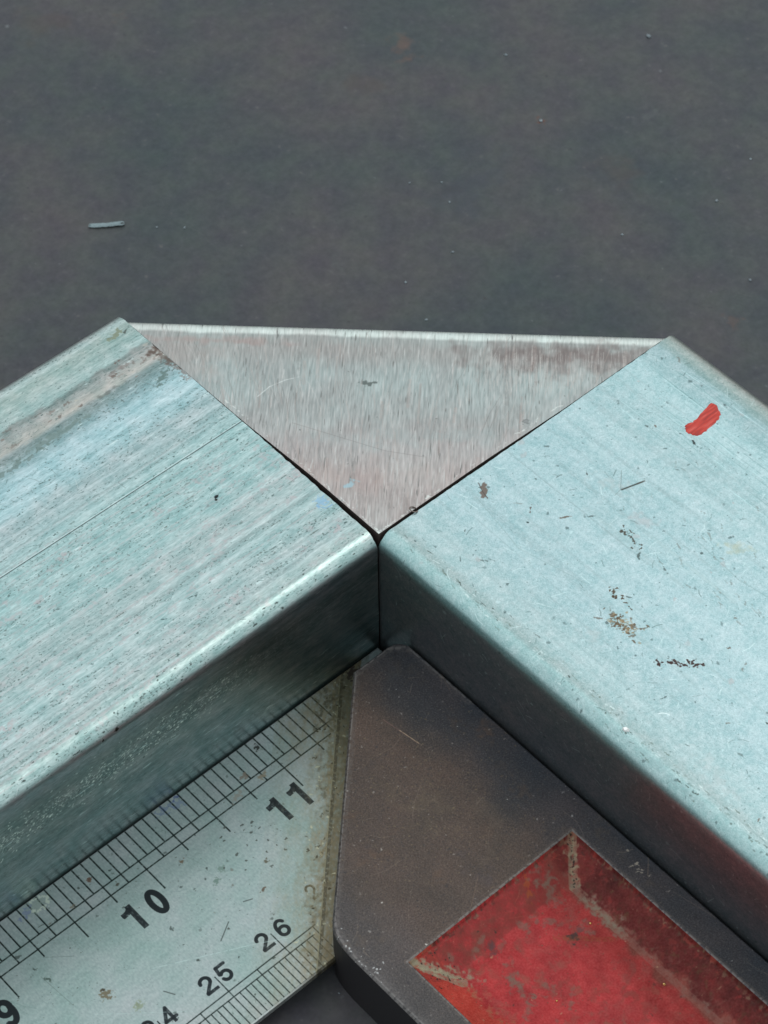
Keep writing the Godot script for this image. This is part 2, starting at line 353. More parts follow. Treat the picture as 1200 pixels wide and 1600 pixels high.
# Wedge: x = mm along the back edge, y = mm from the inner tip to the back edge.
func paint_wedge():
	var t := Tex.new(92.0, 48.0, 12.0, -46.0, 0.0, 31)
	var base := t.rows([[0.0, v3(146, 152, 151)], [4.0, v3(161, 155, 153)], [12.0, v3(165, 158, 156)], [18.0, v3(161, 159, 158)], [25.0, v3(155, 162, 161)], [32.0, v3(154, 163, 162)], [37.0, v3(153, 155, 153)], [39.3, v3(152, 157, 155)], [40.0, v3(196, 204, 200)], [48.0, v3(200, 208, 204)]])
	t.compose(base, {
		"mottle": t.noise(31, 0.09, 4), "streak": t.noise(32, 2.1, 4, 1.0, 34.0), "grain": t.noise(33, 2.4, 2, 1.0, 7.0), "pits": t.noise(34, 2.2, 3, 1.0, 12.0), "flecks": t.noise(35, 2.2, 3, 1.0, 14.0),
		"mottle_color": v3(5, 9, 9), "streak_color": v3(10, 9, 9), "grain_amount": 13.0, "blotch": v3(8, 8, 8), "jitter": 0.35, "pit_at": 205.0, "pit_by_streak": -0.2, "pit_color": v3(106, 108, 106), "fleck_at": 196.0, "fleck_color": v3(188, 190, 188), "pit_height": 30.0, "streak_height": 0.35, "grain_height": 0.2})
	t.blob(25.0, 36.4, 16.0, 3.8, -0.03, v3(108, 98, 96), 0.7, 0.6, 0.2, 1.0)
	t.blob(-8.0, 12.0, 14.0, 3.0, 0.06, v3(168, 156, 152), 0.4, 0.7, 0.2, 1.0)
	t.blob(6.0, 20.0, 16.0, 2.2, 0.05, v3(146, 160, 160), 0.4, 0.7, 0.2, 1.0)
	t.blob(33.0, 37.4, 9.0, 1.8, 0.0, v3(112, 102, 100), 0.5, 0.6, 0.3, 0.7)
	t.blob(-26.0, 38.0, 12.0, 1.0, 0.0, v3(158, 140, 136), 0.55, 0.5, 0.3, 0.7)
	t.blob(-31.0, 33.0, 7.0, 5.0, 0.0, v3(164, 156, 152), 0.4, 0.6, 0.2, 0.9)
	for k in 1700:                                   # hand-brushed lines, leaning a little with the stroke of the disc
		var p := Vector2(t.rng.randf_range(-46.0, 46.0), t.rng.randf_range(0.0, 37.0))
		var lean := p.x * 0.004 + t.rng.randfn(0.0, 0.05)
		var size := t.rng.randf_range(1.5, 7.0)
		var c: Vector3 = [v3(190, 189, 186), v3(118, 120, 118), v3(172, 158, 152)][k % 3]
		t.stroke([p, p + Vector2(lean * size, size * 0.5), p + Vector2(lean * size * 2.6, size)], 0.1, c, t.rng.randf_range(0.08, 0.4), false, 0.0, 24.0 if k % 3 == 0 else -24.0)
	for k in 260:
		var p := Vector2(t.rng.randf_range(-44.0, 44.0), t.rng.randf_range(0.0, 34.0))
		t.stroke([p, p + Vector2(p.x * 0.01 + t.rng.randfn(0.0, 0.15), t.rng.randf_range(2.0, 8.0))], t.rng.randf_range(0.2, 0.7), [v3(182, 182, 180), v3(124, 124, 122), v3(170, 152, 146)][k % 3], t.rng.randf_range(0.1, 0.3), false, 0.5)
	for k in 420:                                    # the disc's marks through the dark film at the right
		var p := Vector2(t.rng.randf_range(14.0, 41.0), t.rng.randf_range(29.0, 36.0))
		t.stroke([p, p + Vector2(t.rng.randfn(0.0, 0.1), t.rng.randf_range(1.0, 4.0))], 0.1, v3(186, 184, 180), t.rng.randf_range(0.15, 0.5), false, 0.3, 20.0)
	for side in [-1.0, 1.0]:                         # bright burred lips beside the cuts
		for k in 60:
			var d := 1.4 + 26.0 * pow(t.rng.randf(), 1.6)
			t.blob(side * (d - 1.75 + t.rng.randfn(0.0, 0.12)), d, t.rng.randf_range(0.1, 0.7), t.rng.randf_range(0.06, 0.16), side * 0.785 + t.rng.randfn(0.0, 0.25), v3(206, 212, 208), t.rng.randf_range(0.15, 0.7), 0.9, 2.0, 0.6, 40.0)
	t.blob((-18.9 + 23.68) / sqrt(2.0) - 6.8, 30.2, 1.3, 0.55, 0.1, v3(92, 100, 98), 0.85, 0.6, 0.9)
	t.blob(20.6, 23.5, 0.75, 0.6, 0.0, v3(112, 116, 116), 0.8, 0.5, 1.0, 0.4)
	t.blob(20.6, 23.6, 0.4, 0.35, 0.0, v3(138, 142, 142), 0.8, 0.5, 1.0, 0.4)
	t.blob(-4.6, 10.4, 0.9, 0.7, 0.4, v3(150, 184, 196), 0.7, 0.7, 0.9)
	t.blob(-6.8, 6.0, 1.2, 1.6, 0.0, v3(118, 130, 132), 0.6, 0.8, 0.6)
	t.stroke([Vector2(-19.6, 27.0), Vector2(-18.0, 29.0), Vector2(-15.8, 30.4)], 0.12, v3(214, 220, 218), 0.8, false, 0.9)
	t.stroke([Vector2(-15.8, 30.4), Vector2(-13.6, 31.2)], 0.12, v3(214, 220, 218), 0.7, false, 0.9)
	t.stroke([Vector2(-14.0, 22.0), Vector2(0.0, 17.0), Vector2(6.0, 16.0)], 0.1, v3(128, 124, 122), 0.5)
	t.specks(90, 0.06, 0.22, v3(92, 94, 92), 0.7, -20.0)
	textures.wedge = t

# Blade: x = a, y = b, both in mm.
func paint_blade():
	var t := Tex.new(112.0, 36.6, 14.5, 0.0, -0.4, 41)
	var base := t.rows([[-0.4, v3(152, 161, 162)], [6.0, v3(147, 161, 161)], [14.0, v3(144, 162, 160)], [26.0, v3(148, 163, 162)], [36.2, v3(146, 158, 155)]])
	t.compose(base, {
		"mottle": t.noise(41, 0.12, 4), "streak": t.noise(42, 1.2, 3, 12.0, 1.0), "grain": t.noise(43, 2.6, 3, 1.0, 2.0), "pits": t.noise(44, 1.5, 3), "flecks": t.noise(45, 1.6, 3),
		"mottle_color": v3(11, 5, 7), "streak_color": v3(5, 5, 5), "grain_amount": 9.0, "blotch": v3(7, 6, 6), "jitter": 0.8, "pit_at": 214.0, "pit_by_streak": 0.0, "pit_color": v3(92, 104, 98), "fleck_at": 222.0, "fleck_color": v3(160, 182, 178), "pit_height": 40.0, "streak_height": 0.05, "grain_height": 0.22})
	t.scratches(260, 4.0, 0.06, v3(104, 126, 122), 0.45, 1.9, 0.5)
	t.scratches(160, 4.0, 0.06, v3(170, 192, 188), 0.45)
	t.scratches(40, 1.2, 0.1, v3(64, 70, 66), 0.7)
	# graduations
	var ink := v3(28, 37, 36)
	var end := func(y): return y + 9.0               # where the residue by the stock covers the print
	t.stroke([Vector2(end.call(5.53), 5.53), Vector2(112, 5.53)], 0.21, ink, 0.95, true, 0.25)
	t.stroke([Vector2(end.call(7.34), 7.34), Vector2(112, 7.34)], 0.21, ink, 0.95, true, 0.25)
	t.stroke([Vector2(end.call(31.05), 31.05), Vector2(112, 31.05)], 0.18, ink, 0.95, true, 0.2)
	t.stroke([Vector2(end.call(29.95), 29.95), Vector2(112, 29.95)], 0.18, ink, 0.95, true, 0.2)
	for k in range(-9, 56):
		var a := 25.30 + k * 25.4 / 16.0
		var n := posmod(k, 16)
		var to: float = 11.55 if n == 0 else 10.48 if n == 8 else 8.87 if n % 4 == 0 else 7.34 if n % 2 == 0 else 5.53
		var from := maxf(0.15, 0.0)
		if a - to > 7.4 and a > 12.0:
			t.stroke([Vector2(a, from), Vector2(a, to)], 0.22, ink, 0.95, true, 0.3)
	for k in range(-5, 68):
		var a := 44.50 + k
		var n := posmod(k, 10)
		var from: float = 26.92 if n == 0 else 29.95 if n == 5 else 31.05
		if a - 32.0 > 6.5:
			t.stroke([Vector2(a, from), Vector2(a, 35.7)], 0.17, ink, 0.93, true, 0.3)
	var dark := v3(34, 40, 43)
	for n in [["11", [31.72, 27.91]], ["10", [58.05, 54.15]], ["9", [79.98]], ["8", [105.4]]]:
		write_number(t, n[0], n[1], 14.66, 4.58, 0.86, dark)
	for n in [["26", [47.0, 43.72]], ["25", [57.0, 54.06]], ["24", [67.0, 64.0]], ["23", [77.0, 74.0]], ["22", [87.0, 84.0]], ["21", [97.0, 93.6]]]:
		write_number(t, n[0], n[1], 28.72, 2.95, 0.5, dark)
	# faint 2 half under the residue
	for part in numeral("2", 0.14):
		var pts := []
		for p in part[0]:
			pts.append(Vector2(36.6 - p.x * 2.2, 27.0 - p.y * 2.6))
		t.stroke(pts, 0.34, v3(78, 76, 62), 0.7, part[1], 0.6)
	# spots
	for s in [[67.2, 19.0, 0.8, 1.1, v3(106, 100, 82)], [67.0, 18.3, 0.3, 0.3, v3(70, 68, 60)], [64.86, 23.28, 0.42, 0.36, v3(58, 56, 44)], [64.9, 23.4, 0.9, 0.7, v3(134, 146, 128)], [37.4, 17.6, 0.55, 0.42, v3(92, 90, 78)], [40.8, 20.9, 0.6, 0.25, v3(92, 82, 72)],
		[46.3, 9.7, 0.55, 0.3, v3(104, 92, 78)], [25.9, 1.9, 0.6, 0.5, v3(52, 54, 52)], [25.6, 2.6, 0.32, 0.26, v3(128, 140, 136)], [44.6, 15.4, 0.7, 0.5, v3(106, 128, 120)], [42.8, 14.4, 0.6, 0.6, v3(112, 134, 126)], [57.6, 3.4, 0.42, 0.5, v3(104, 82, 72)], [62.0, 5.2, 0.5, 0.3, v3(120, 112, 98)],
		[71.5, 11.9, 0.4, 0.5, v3(78, 94, 88)], [55.4, 6.6, 0.4, 0.3, v3(80, 80, 72)], [42.2, 24.6, 0.32, 0.3, v3(84, 90, 86)], [48.4, 22.4, 0.25, 0.25, v3(78, 84, 80)], [28.6, 6.3, 0.9, 0.5, v3(136, 128, 112)], [33.5, 6.5, 1.3, 0.6, v3(142, 142, 136)], [30.5, 4.6, 0.7, 0.5, v3(126, 116, 106)]]:
		t.blob(s[0], s[1], s[2], s[3], 0.3, s[4], 0.9, 0.7, 1.4, 0.5, -25.0)
	for k in 26:
		t.blob(36.0 + t.rng.randfn(0, 3.2), 15.0 + t.rng.randfn(0, 2.6), t.rng.randf_range(0.1, 0.3), t.rng.randf_range(0.1, 0.26), 0.0, v3(72, 78, 74), 0.8, 0.6, 2.0)
	t.specks(620, 0.05, 0.3, v3(60, 70, 67), 0.85, -30.0)
	t.specks(80, 0.06, 0.3, v3(100, 98, 90), 0.6)
	for s in [[50.3, 23.2, 47.6, 21.6], [44.0, 20.5, 42.8, 21.0], [61.0, 24.0, 60.2, 25.4]]:
		t.stroke([Vector2(s[0], s[1]), Vector2(s[2], s[3])], 0.16, v3(70, 78, 76), 0.8)
	t.stroke([Vector2(60.0, 20.2), Vector2(47.0, 28.0 - 1.2), Vector2(42.6, 27.4 + 2.0)], 0.09, v3(176, 200, 198), 0.75, false, 0.9)
	t.stroke([Vector2(70.0, 20.6), Vector2(60.0, 29.0)], 0.08, v3(172, 196, 192), 0.6, false, 0.9)
	t.stroke([Vector2(72.0, 11.0), Vector2(71.4, 17.5)], 0.07, v3(92, 108, 104), 0.6)
	t.stroke([Vector2(70.0, 8.8), Vector2(66.6, 11.6)], 0.07, v3(92, 108, 104), 0.6)
	# bare edges, with the chamfers' sky highlight painted in
	t.stroke([Vector2(14.0, 0.1), Vector2(112.0, 0.1)], 0.5, v3(196, 208, 208), 0.8, true, 0.5)
	t.stroke([Vector2(42.0, 36.1), Vector2(112.0, 36.1)], 0.9, v3(200, 210, 210), 0.8, true, 0.4)
	# blue marking ink by the tube, scraped bright spot
	t.blob(42.6, 1.3, 1.3, 0.7, 0.1, v3(74, 92, 150), 0.3, 0.9, 1.2)
	t.blob(40.6, 1.9, 0.9, 0.8, 0.1, v3(92, 110, 160), 0.3, 0.9, 1.2)
	t.blob(40.0, 0.8, 0.6, 0.3, 0.1, v3(60, 70, 130), 0.5, 0.9, 1.2)
	t.blob(67.3, 1.5, 1.5, 0.5, 0.3, v3(96, 108, 160), 0.4, 0.9, 1.2)
	t.blob(65.6, 1.5, 1.7, 1.0, 0.1, v3(150, 164, 156), 0.6, 0.9, 0.9)
	for k in 16:
		var a := k * 0.32 + 0.4
		t.blob(65.3 + cos(a) * 1.5, 1.6 + sin(a) * 0.95, 0.35, 0.2, a, v3(196, 204, 192), 0.8, 0.9, 1.6, 0.4, 50.0)
	# brown residue along the mitred end (distance from the stock = (a - b - 5.2) / sqrt 2)
	for py in t.h:
		for px in range(0, int(58.0 * t.ppm)):
			var v := Vector2((px + 0.5) / t.ppm + t.ox, (py + 0.5) / t.ppm + t.oy)
			var out := (v.x - v.y - 5.2) * 0.7071
			if out < -1.0 or out > 11.0:
				continue
			var along := (v.x + v.y) * 0.7071
			var n1 := t.ragged.get_noise_2d(along * 0.12, out * 0.5)
			var n2 := t.ragged.get_noise_2d(along * 0.9 + 50.0, out * 1.6)
			var o2 := maxf(0.0, out - n1 * 3.2 - 3.6 * clampf((9.0 - v.y) / 6.0, 0.0, 1.0))
			var a := clampf((0.72 if out < 2.9 else 0.56) * exp(-pow(o2 / 5.0, 1.3)) * (1.0 + n2 * 0.9), 0.0, 0.85)
			if a > 0.01:
				t.put(px, py, v3(104, 86, 58).lerp(v3(128, 115, 88), clampf(0.5 + n2 * 1.2, 0.0, 1.0)), a, 0.0)
	for k in 200:
		var along := t.rng.randf_range(-2.0, 36.5)
		var out := absf(t.rng.randfn(0.0, 2.7)) + 0.2
		var tone: Vector3 = [v3(98, 90, 66), v3(110, 104, 82), v3(84, 78, 62), v3(128, 124, 104)][k % 4]
		var size := t.rng.randf_range(0.3, 1.3)
		t.blob(along + 5.2 + out * 0.7071, along - out * 0.7071, size * 1.9, size * 0.7, 0.785 + t.rng.randfn(0, 0.25), tone, t.rng.randf_range(0.08, 0.36) * clampf(1.5 - out / 5.0, 0.1, 1.0), 0.9, 0.9, 1.0)
	for k in 90:
		var along := t.rng.randf_range(-2.0, 9.0)
		var out := absf(t.rng.randfn(0.0, 4.0)) + 0.2
		t.blob(along + 5.2 + out * 0.7071, along - out * 0.7071, 1.0, 0.5, 0.785, [v3(90, 84, 66), v3(128, 124, 106), v3(70, 66, 54)][k % 3], t.rng.randf_range(0.15, 0.45), 1.0, 1.0, 0.9)
	t.stroke([Vector2(4.0, -1.2), Vector2(42.0, 36.8)], 4.2, v3(86, 82, 68), 0.3, false, 0.3, 20.0)
	t.stroke([Vector2(8.0, 0.0), Vector2(44.6, 36.6)], 0.2, v3(150, 146, 118), 0.6, false, 0.9, 40.0)
	t.stroke([Vector2(7.0, -0.6), Vector2(44.0, 36.4)], 0.5, v3(62, 58, 46), 0.5, false, 0.9)
	for k in 120:
		var along := t.rng.randf_range(-2.0, 36.5)
		var out := t.rng.randf_range(0.1, 5.0)
		t.blob(along + 5.2 + out * 0.7071, along - out * 0.7071, t.rng.randf_range(0.08, 0.34), t.rng.randf_range(0.06, 0.2), t.rng.randf() * TAU, v3(176, 176, 150) if k % 2 else v3(56, 50, 36), t.rng.randf_range(0.3, 0.8), 0.8, 1.6)
	t.blob(6.6, 1.4, 1.3, 0.9, 0.8, v3(56, 46, 44), 0.8, 0.7, 0.9)
	textures.blade = t

# Stock: x = b, y = a.
func paint_stock():
	var t := Tex.new(96.0, 44.0, 12.0, 0.0, -1.5, 51)
	t.compose(t.rows([[-1.5, v3(54, 56, 62)], [4.0, v3(57, 55, 58)], [14.0, v3(68, 56, 49)], [30.0, v3(68, 57, 51)], [37.0, v3(66, 61, 60)], [42.5, v3(68, 67, 68)]]), {
		"mottle": t.noise(51, 0.09, 4), "streak": t.noise(52, 0.9, 3, 6.0, 1.0), "grain": t.noise(53, 3.4, 3), "pits": t.noise(54, 2.4, 2), "flecks": t.noise(55, 2.2, 2),
		"mottle_color": v3(9, 6, 5), "streak_color": v3(4, 4, 4), "grain_amount": 19.0, "blotch": v3(7, 6, 5), "jitter": 2.0, "pit_at": 190.0, "pit_by_streak": 0.1, "pit_color": v3(40, 39, 42), "fleck_at": 206.0, "fleck_color": v3(94, 86, 78), "pit_height": 50.0, "streak_height": 0.1, "grain_height": 0.35})
	for s in [[30.0, 17.0, 5.0, 3.0, v3(104, 94, 74)], [25.0, 20.0, 4.0, 2.0, v3(96, 84, 66)], [36.0, 12.0, 5.0, 2.0, v3(96, 86, 74)], [8.0, 5.0, 5.0, 3.0, v3(60, 66, 70)], [34.0, 33.0, 7.0, 3.0, v3(92, 78, 68)], [42.0, 20.0, 4.0, 2.0, v3(60, 58, 72)], [52.0, 2.6, 3.0, 1.0, v3(92, 84, 74)]]:
		t.blob(s[0], s[1], s[2], s[3], 0.3, s[4], 0.2, 0.9, 0.3, 1.0)
	for k in 2600:
		t.blob(28.0 + t.rng.randfn(0.0, 8.0), 17.0 + t.rng.randfn(0.0, 7.0), t.rng.randf_range(0.06, 0.22), t.rng.randf_range(0.05, 0.14), t.rng.randf() * TAU, [v3(104, 92, 70), v3(92, 80, 68), v3(44, 40, 40)][k % 3], t.rng.randf_range(0.2, 0.7), 0.6, 2.0, 0.6)
	for e in [[Vector2(45.5, 5.05), Vector2(45.5, 36.0)], [Vector2(45.5, 36.0), Vector2(96.0, 36.0)], [Vector2(45.5, 5.05), Vector2(96.0, 5.05)]]:
		t.stroke(e, 0.34, v3(122, 122, 122), 0.75, false, 1.0, 30.0)
		t.stroke(e, 0.9, v3(92, 82, 76), 0.4, false, 1.0)
	var worn := [Vector2(130.0, 40.9), Vector2(40.5, 40.8), Vector2(38.0, 40.5), Vector2(36.4, 40.2), Vector2(34.6, 39.3), Vector2(33.6, 38.6), Vector2(5.0, 9.4), Vector2(5.0, 3.0), Vector2(7.0, 0.6), Vector2(20.0, 0.5)]
	t.stroke(worn, 0.5, v3(124, 124, 124), 0.6, false, 1.0, 20.0)
	t.stroke(worn, 1.6, v3(92, 88, 86), 0.35, false, 1.0)
	for k in 50:
		t.blob(t.rng.randf_range(4.0, 60.0), t.rng.randf_range(1.0, 40.0), t.rng.randf_range(0.6, 3.0), t.rng.randf_range(0.4, 1.6), t.rng.randf() * TAU, [v3(92, 70, 54), v3(58, 54, 56), v3(84, 72, 60)][k % 3], t.rng.randf_range(0.1, 0.3), 0.9, 0.6, 1.0)
	t.scratches(120, 7.0, 0.09, v3(124, 112, 100), 0.5)
	t.scratches(6, 18.0, 0.08, v3(150, 126, 104), 0.6)
	t.stroke([Vector2(14.0, 12.0), Vector2(20.6, 11.0)], 0.1, v3(128, 96, 90), 0.7, false, 0.5)
	t.stroke([Vector2(17.0, 11.5), Vector2(21.0, 10.9)], 0.12, v3(180, 160, 130), 0.7, false, 0.7)
	t.specks(900, 0.05, 0.18, v3(132, 127, 122), 0.8, 20.0)
	t.specks(70, 0.08, 0.26, v3(206, 206, 200), 0.85, 30.0)
	t.specks(200, 0.05, 0.3, v3(40, 38, 42), 0.7, -20.0)
	for k in 30:
		t.blob(t.rng.randf_range(33.0, 46.0), 40.2 + t.rng.randfn(0.0, 0.6), t.rng.randf_range(0.07, 0.24), t.rng.randf_range(0.06, 0.16), t.rng.randf() * TAU, v3(180, 184, 184), 0.8, 0.6, 2.0, 0.4, 30.0)
	for k in 14:
		t.blob(56.0 + t.rng.randfn(0, 0.9), 2.6 + t.rng.randfn(0, 0.4), 0.24, 0.14, t.rng.randf() * TAU, v3(150, 142, 130), 0.8, 0.8, 1.8)
	textures.stock = t

# Red recess: x = b from 44, y = a from 3.
func paint_red():
	var t := Tex.new(84.0, 36.0, 12.0, 44.0, 3.0, 61)
	t.compose(t.rows([[3.0, v3(80, 33, 31)], [8.8, v3(92, 36, 34)], [10.2, v3(120, 62, 54)], [11.6, v3(142, 50, 48)], [18.0, v3(151, 51, 52)], [30.0, v3(151, 48, 49)], [33.0, v3(154, 55, 46)], [39.0, v3(150, 58, 46)]]), {  # stops tint the walls: shade with grime by the tube, light opposite
		"mottle": t.noise(61, 0.16, 4), "streak": t.noise(62, 0.6, 3, 5.0, 1.0), "grain": t.noise(63, 2.4, 3), "pits": t.noise(64, 1.3, 3), "flecks": t.noise(65, 0.5, 4),
		"mottle_color": v3(16, 5, 5), "streak_color": v3(5, 3, 3), "grain_amount": 11.0, "blotch": v3(8, 8, 7), "jitter": 1.6, "pit_at": 204.0, "pit_by_streak": 0.0, "pit_color": v3(112, 76, 62), "fleck_at": 226.0, "fleck_color": v3(140, 112, 90), "pit_height": 40.0, "streak_height": 0.1, "grain_height": 0.25})
	var olive := v3(104, 92, 80)
	var bone := v3(134, 122, 100)
	# grime on the wall beside the tube, over the shade painted in its rows
	for k in 520:
		t.blob(t.rng.randf_range(45.0, 128.0), t.rng.randf_range(4.0, 9.6), t.rng.randf_range(0.2, 1.0), t.rng.randf_range(0.12, 0.5), t.rng.randf() * TAU, [v3(74, 38, 31), v3(92, 48, 40), v3(124, 46, 44), v3(86, 62, 42)][k % 4], t.rng.randf_range(0.2, 0.6), 0.9, 1.2, 0.8)
	# brown film on the wall at the recess's end, with painted shade for depth
	for k in 150:
		t.blob(46.6 + t.rng.randf() * 4.2, t.rng.randf_range(7.0, 34.0), t.rng.randf_range(0.5, 1.6), t.rng.randf_range(0.6, 2.4), 0.0, [v3(112, 42, 39), v3(118, 60, 50), v3(112, 80, 66), v3(126, 44, 42)][k % 4], t.rng.randf_range(0.1, 0.32), 0.7, 0.5, 1.0)
	for k in 60:
		t.blob(t.rng.randf_range(50.0, 80.0), t.rng.randf_range(13.0, 31.0), t.rng.randf_range(0.6, 2.2), t.rng.randf_range(0.4, 1.4), t.rng.randf() * TAU, [v3(112, 60, 52), v3(118, 84, 66), v3(150, 52, 50)][k % 3], t.rng.randf_range(0.1, 0.4), 1.0, 0.5, 1.0)
	t.stroke([Vector2(48.0, 8.2), Vector2(48.0, 33.6)], 4.4, v3(104, 46, 42), 0.45, false, 0.5)  # darkens the end wall, shade painted in for depth
	for k in 60:
		t.blob(t.rng.randf_range(51.0, 90.0), t.rng.randf_range(11.0, 32.0), t.rng.randf_range(1.0, 4.0), t.rng.randf_range(0.6, 2.0), t.rng.randf() * TAU, v3(132, 74, 68), t.rng.randf_range(0.08, 0.25), 0.9, 0.5, 1.0)
	for k in 260:                                    # worn, grimy rim
		var u := t.rng.randf()
		var w2 := absf(t.rng.randfn(0.0, 0.45))
		var p := Vector2(45.6 + w2, lerpf(5.0, 36.0, u)) if k % 2 else Vector2(lerpf(45.5, 90.0, u), 5.2 + w2)
		t.blob(p.x, p.y, t.rng.randf_range(0.15, 0.7), t.rng.randf_range(0.1, 0.35), 1.57 if k % 2 else 0.0, [v3(84, 60, 50), v3(116, 96, 78), v3(64, 40, 36), v3(130, 52, 46)][(k / 2) % 4], t.rng.randf_range(0.25, 0.7), 0.9, 1.2, 0.8)
	# worn folds
	t.stroke([Vector2(45.6, 5.2), Vector2(51.0, 10.0)], 1.3, bone, 0.55, false, 0.55)
	t.stroke([Vector2(51.0, 10.0), Vector2(58.0, 10.2), Vector2(61.0, 10.3)], 1.2, v3(128, 112, 96), 0.5, false, 0.6)
	t.stroke([Vector2(60.0, 10.3), Vector2(128.0, 10.4)], 1.0, v3(132, 96, 86), 0.42, false, 0.5)
	t.stroke([Vector2(45.5, 35.9), Vector2(47.4, 34.2)], 0.8, v3(142, 136, 112), 0.75, false, 0.4)
	t.stroke([Vector2(47.2, 34.3), Vector2(51.6, 31.6)], 1.7, v3(128, 124, 106), 0.7, false, 0.45)
	for k in 300:
		var b := t.rng.randf_range(49.0, 128.0)
		t.blob(b, 10.0 + t.rng.randfn(0, 0.5) - 0.004 * (b - 50.0), t.rng.randf_range(0.25, 1.1), t.rng.randf_range(0.2, 0.5), t.rng.randfn(0, 0.3), [v3(130, 92, 84), v3(122, 88, 78), v3(108, 84, 74)][k % 3], t.rng.randf_range(0.1, 0.34), 0.9, 0.9, 1.0)
	for k in 70:
		t.blob(t.rng.randf_range(53.0, 60.5), 10.1 + t.rng.randfn(0, 0.55), t.rng.randf_range(0.3, 0.9), t.rng.randf_range(0.2, 0.45), 0.1, v3(122, 108, 94), t.rng.randf_range(0.2, 0.55), 0.9, 1.0, 0.9)
	for k in 90:
		var u := t.rng.randf()
		t.blob(45.8 + u * 5.4 + t.rng.randfn(0, 0.35), 5.3 + u * 4.8 + t.rng.randfn(0, 0.35), t.rng.randf_range(0.2, 0.7), t.rng.randf_range(0.15, 0.4), 0.8, bone if k % 3 else olive, t.rng.randf_range(0.2, 0.6), 0.9, 1.1, 0.9)
	for k in 130:
		var u := pow(t.rng.randf(), 0.8)
		t.blob(45.7 + u * 6.2 + t.rng.randfn(0, 0.3 + 0.5 * u), 35.7 - u * 5.6 + t.rng.randfn(0, 0.25 + 0.4 * u), t.rng.randf_range(0.2, 0.8), t.rng.randf_range(0.15, 0.45), -0.75, v3(130, 125, 106) if k % 4 else v3(144, 138, 114), t.rng.randf_range(0.3, 0.7), 0.9, 1.0, 0.9)
	for k in 120:
		t.blob(t.rng.randf_range(50.0, 70.0), 31.4 + t.rng.randfn(0, 0.8), t.rng.randf_range(0.3, 1.2), t.rng.randf_range(0.15, 0.5), t.rng.randfn(0, 0.4), [v3(150, 96, 76), v3(140, 78, 58), v3(124, 90, 70)][k % 3], t.rng.randf_range(0.12, 0.4), 1.0, 1.0, 0.9)
	# grey-olive patches on wall and floor
	for s in [[49.6, 13.2, 2.6, 1.3, 0.2], [47.8, 12.6, 1.5, 1.4, 0.4], [52.4, 16.6, 2.6, 0.8, -0.7], [51.0, 19.4, 1.3, 0.8, 0.0], [49.0, 26.0, 2.2, 0.5, 1.2], [51.2, 23.8, 1.2, 0.5, 0.6], [55.6, 25.8, 2.6, 0.9, 0.3], [57.8, 26.4, 2.6, 1.0, 0.2], [60.0, 23.6, 1.6, 1.2, 0.5], [60.4, 27.6, 2.0, 0.7, 1.0], [66.6, 26.4, 2.2, 0.8, 0.2], [63.4, 22.6, 2.0, 0.4, 0.9],
		[56.4, 13.0, 1.6, 0.8, 0.0], [71.0, 21.0, 1.8, 0.8, 0.5], [76.0, 16.0, 1.0, 0.8, 0.0], [48.6, 30.6, 1.0, 0.5, 0.2], [84.0, 22.0, 3.0, 1.0, 0.4], [96.0, 18.0, 3.0, 1.4, 0.4]]:
		t.blob(s[0], s[1], s[2], s[3], s[4], olive, 0.55, 1.0, 0.7, 1.0)
	t.blob(50.4, 25.0, 0.95, 0.8, 0.0, v3(74, 56, 58), 0.75, 0.6, 0.8, 0.8)
	t.blob(56.6, 15.6, 0.9, 0.8, 0.0, v3(58, 48, 46), 0.9, 0.6, 1.0, 0.5)
	t.blob(56.2, 14.0, 0.5, 0.7, 0.0, v3(92, 68, 66), 0.7, 0.6, 1.0, 0.5)
	t.blob(47.6, 15.4, 1.2, 0.5, 0.5, v3(138, 70, 38), 0.6, 0.9, 0.9)
	t.stroke([Vector2(55.0, 17.4), Vector2(58.2, 14.0), Vector2(60.6, 11.6)], 0.8, v3(122, 68, 44), 0.4, false, 0.9)
	for k in 26:                                      # pits in the bare filler at the corners
		t.blob(46.4 + t.rng.randf() * 5.2, 35.2 - t.rng.randf() * 4.6, 0.14, 0.12, 0.0, v3(40, 34, 30), 0.9, 0.5, 1.5, 0.5, -40.0)
		t.blob(45.8 + k * 0.2 + t.rng.randfn(0.0, 0.3), 5.4 + k * 0.18, 0.13, 0.1, 0.0, v3(40, 34, 30), 0.9, 0.5, 1.5, 0.5, -40.0)
	t.specks(240, 0.06, 0.26, v3(66, 44, 38), 0.85, -30.0)
	t.specks(60, 0.06, 0.2, v3(170, 142, 110), 0.6)
	t.scratches(90, 2.4, 0.07, v3(170, 96, 80), 0.4)
	textures.red = t

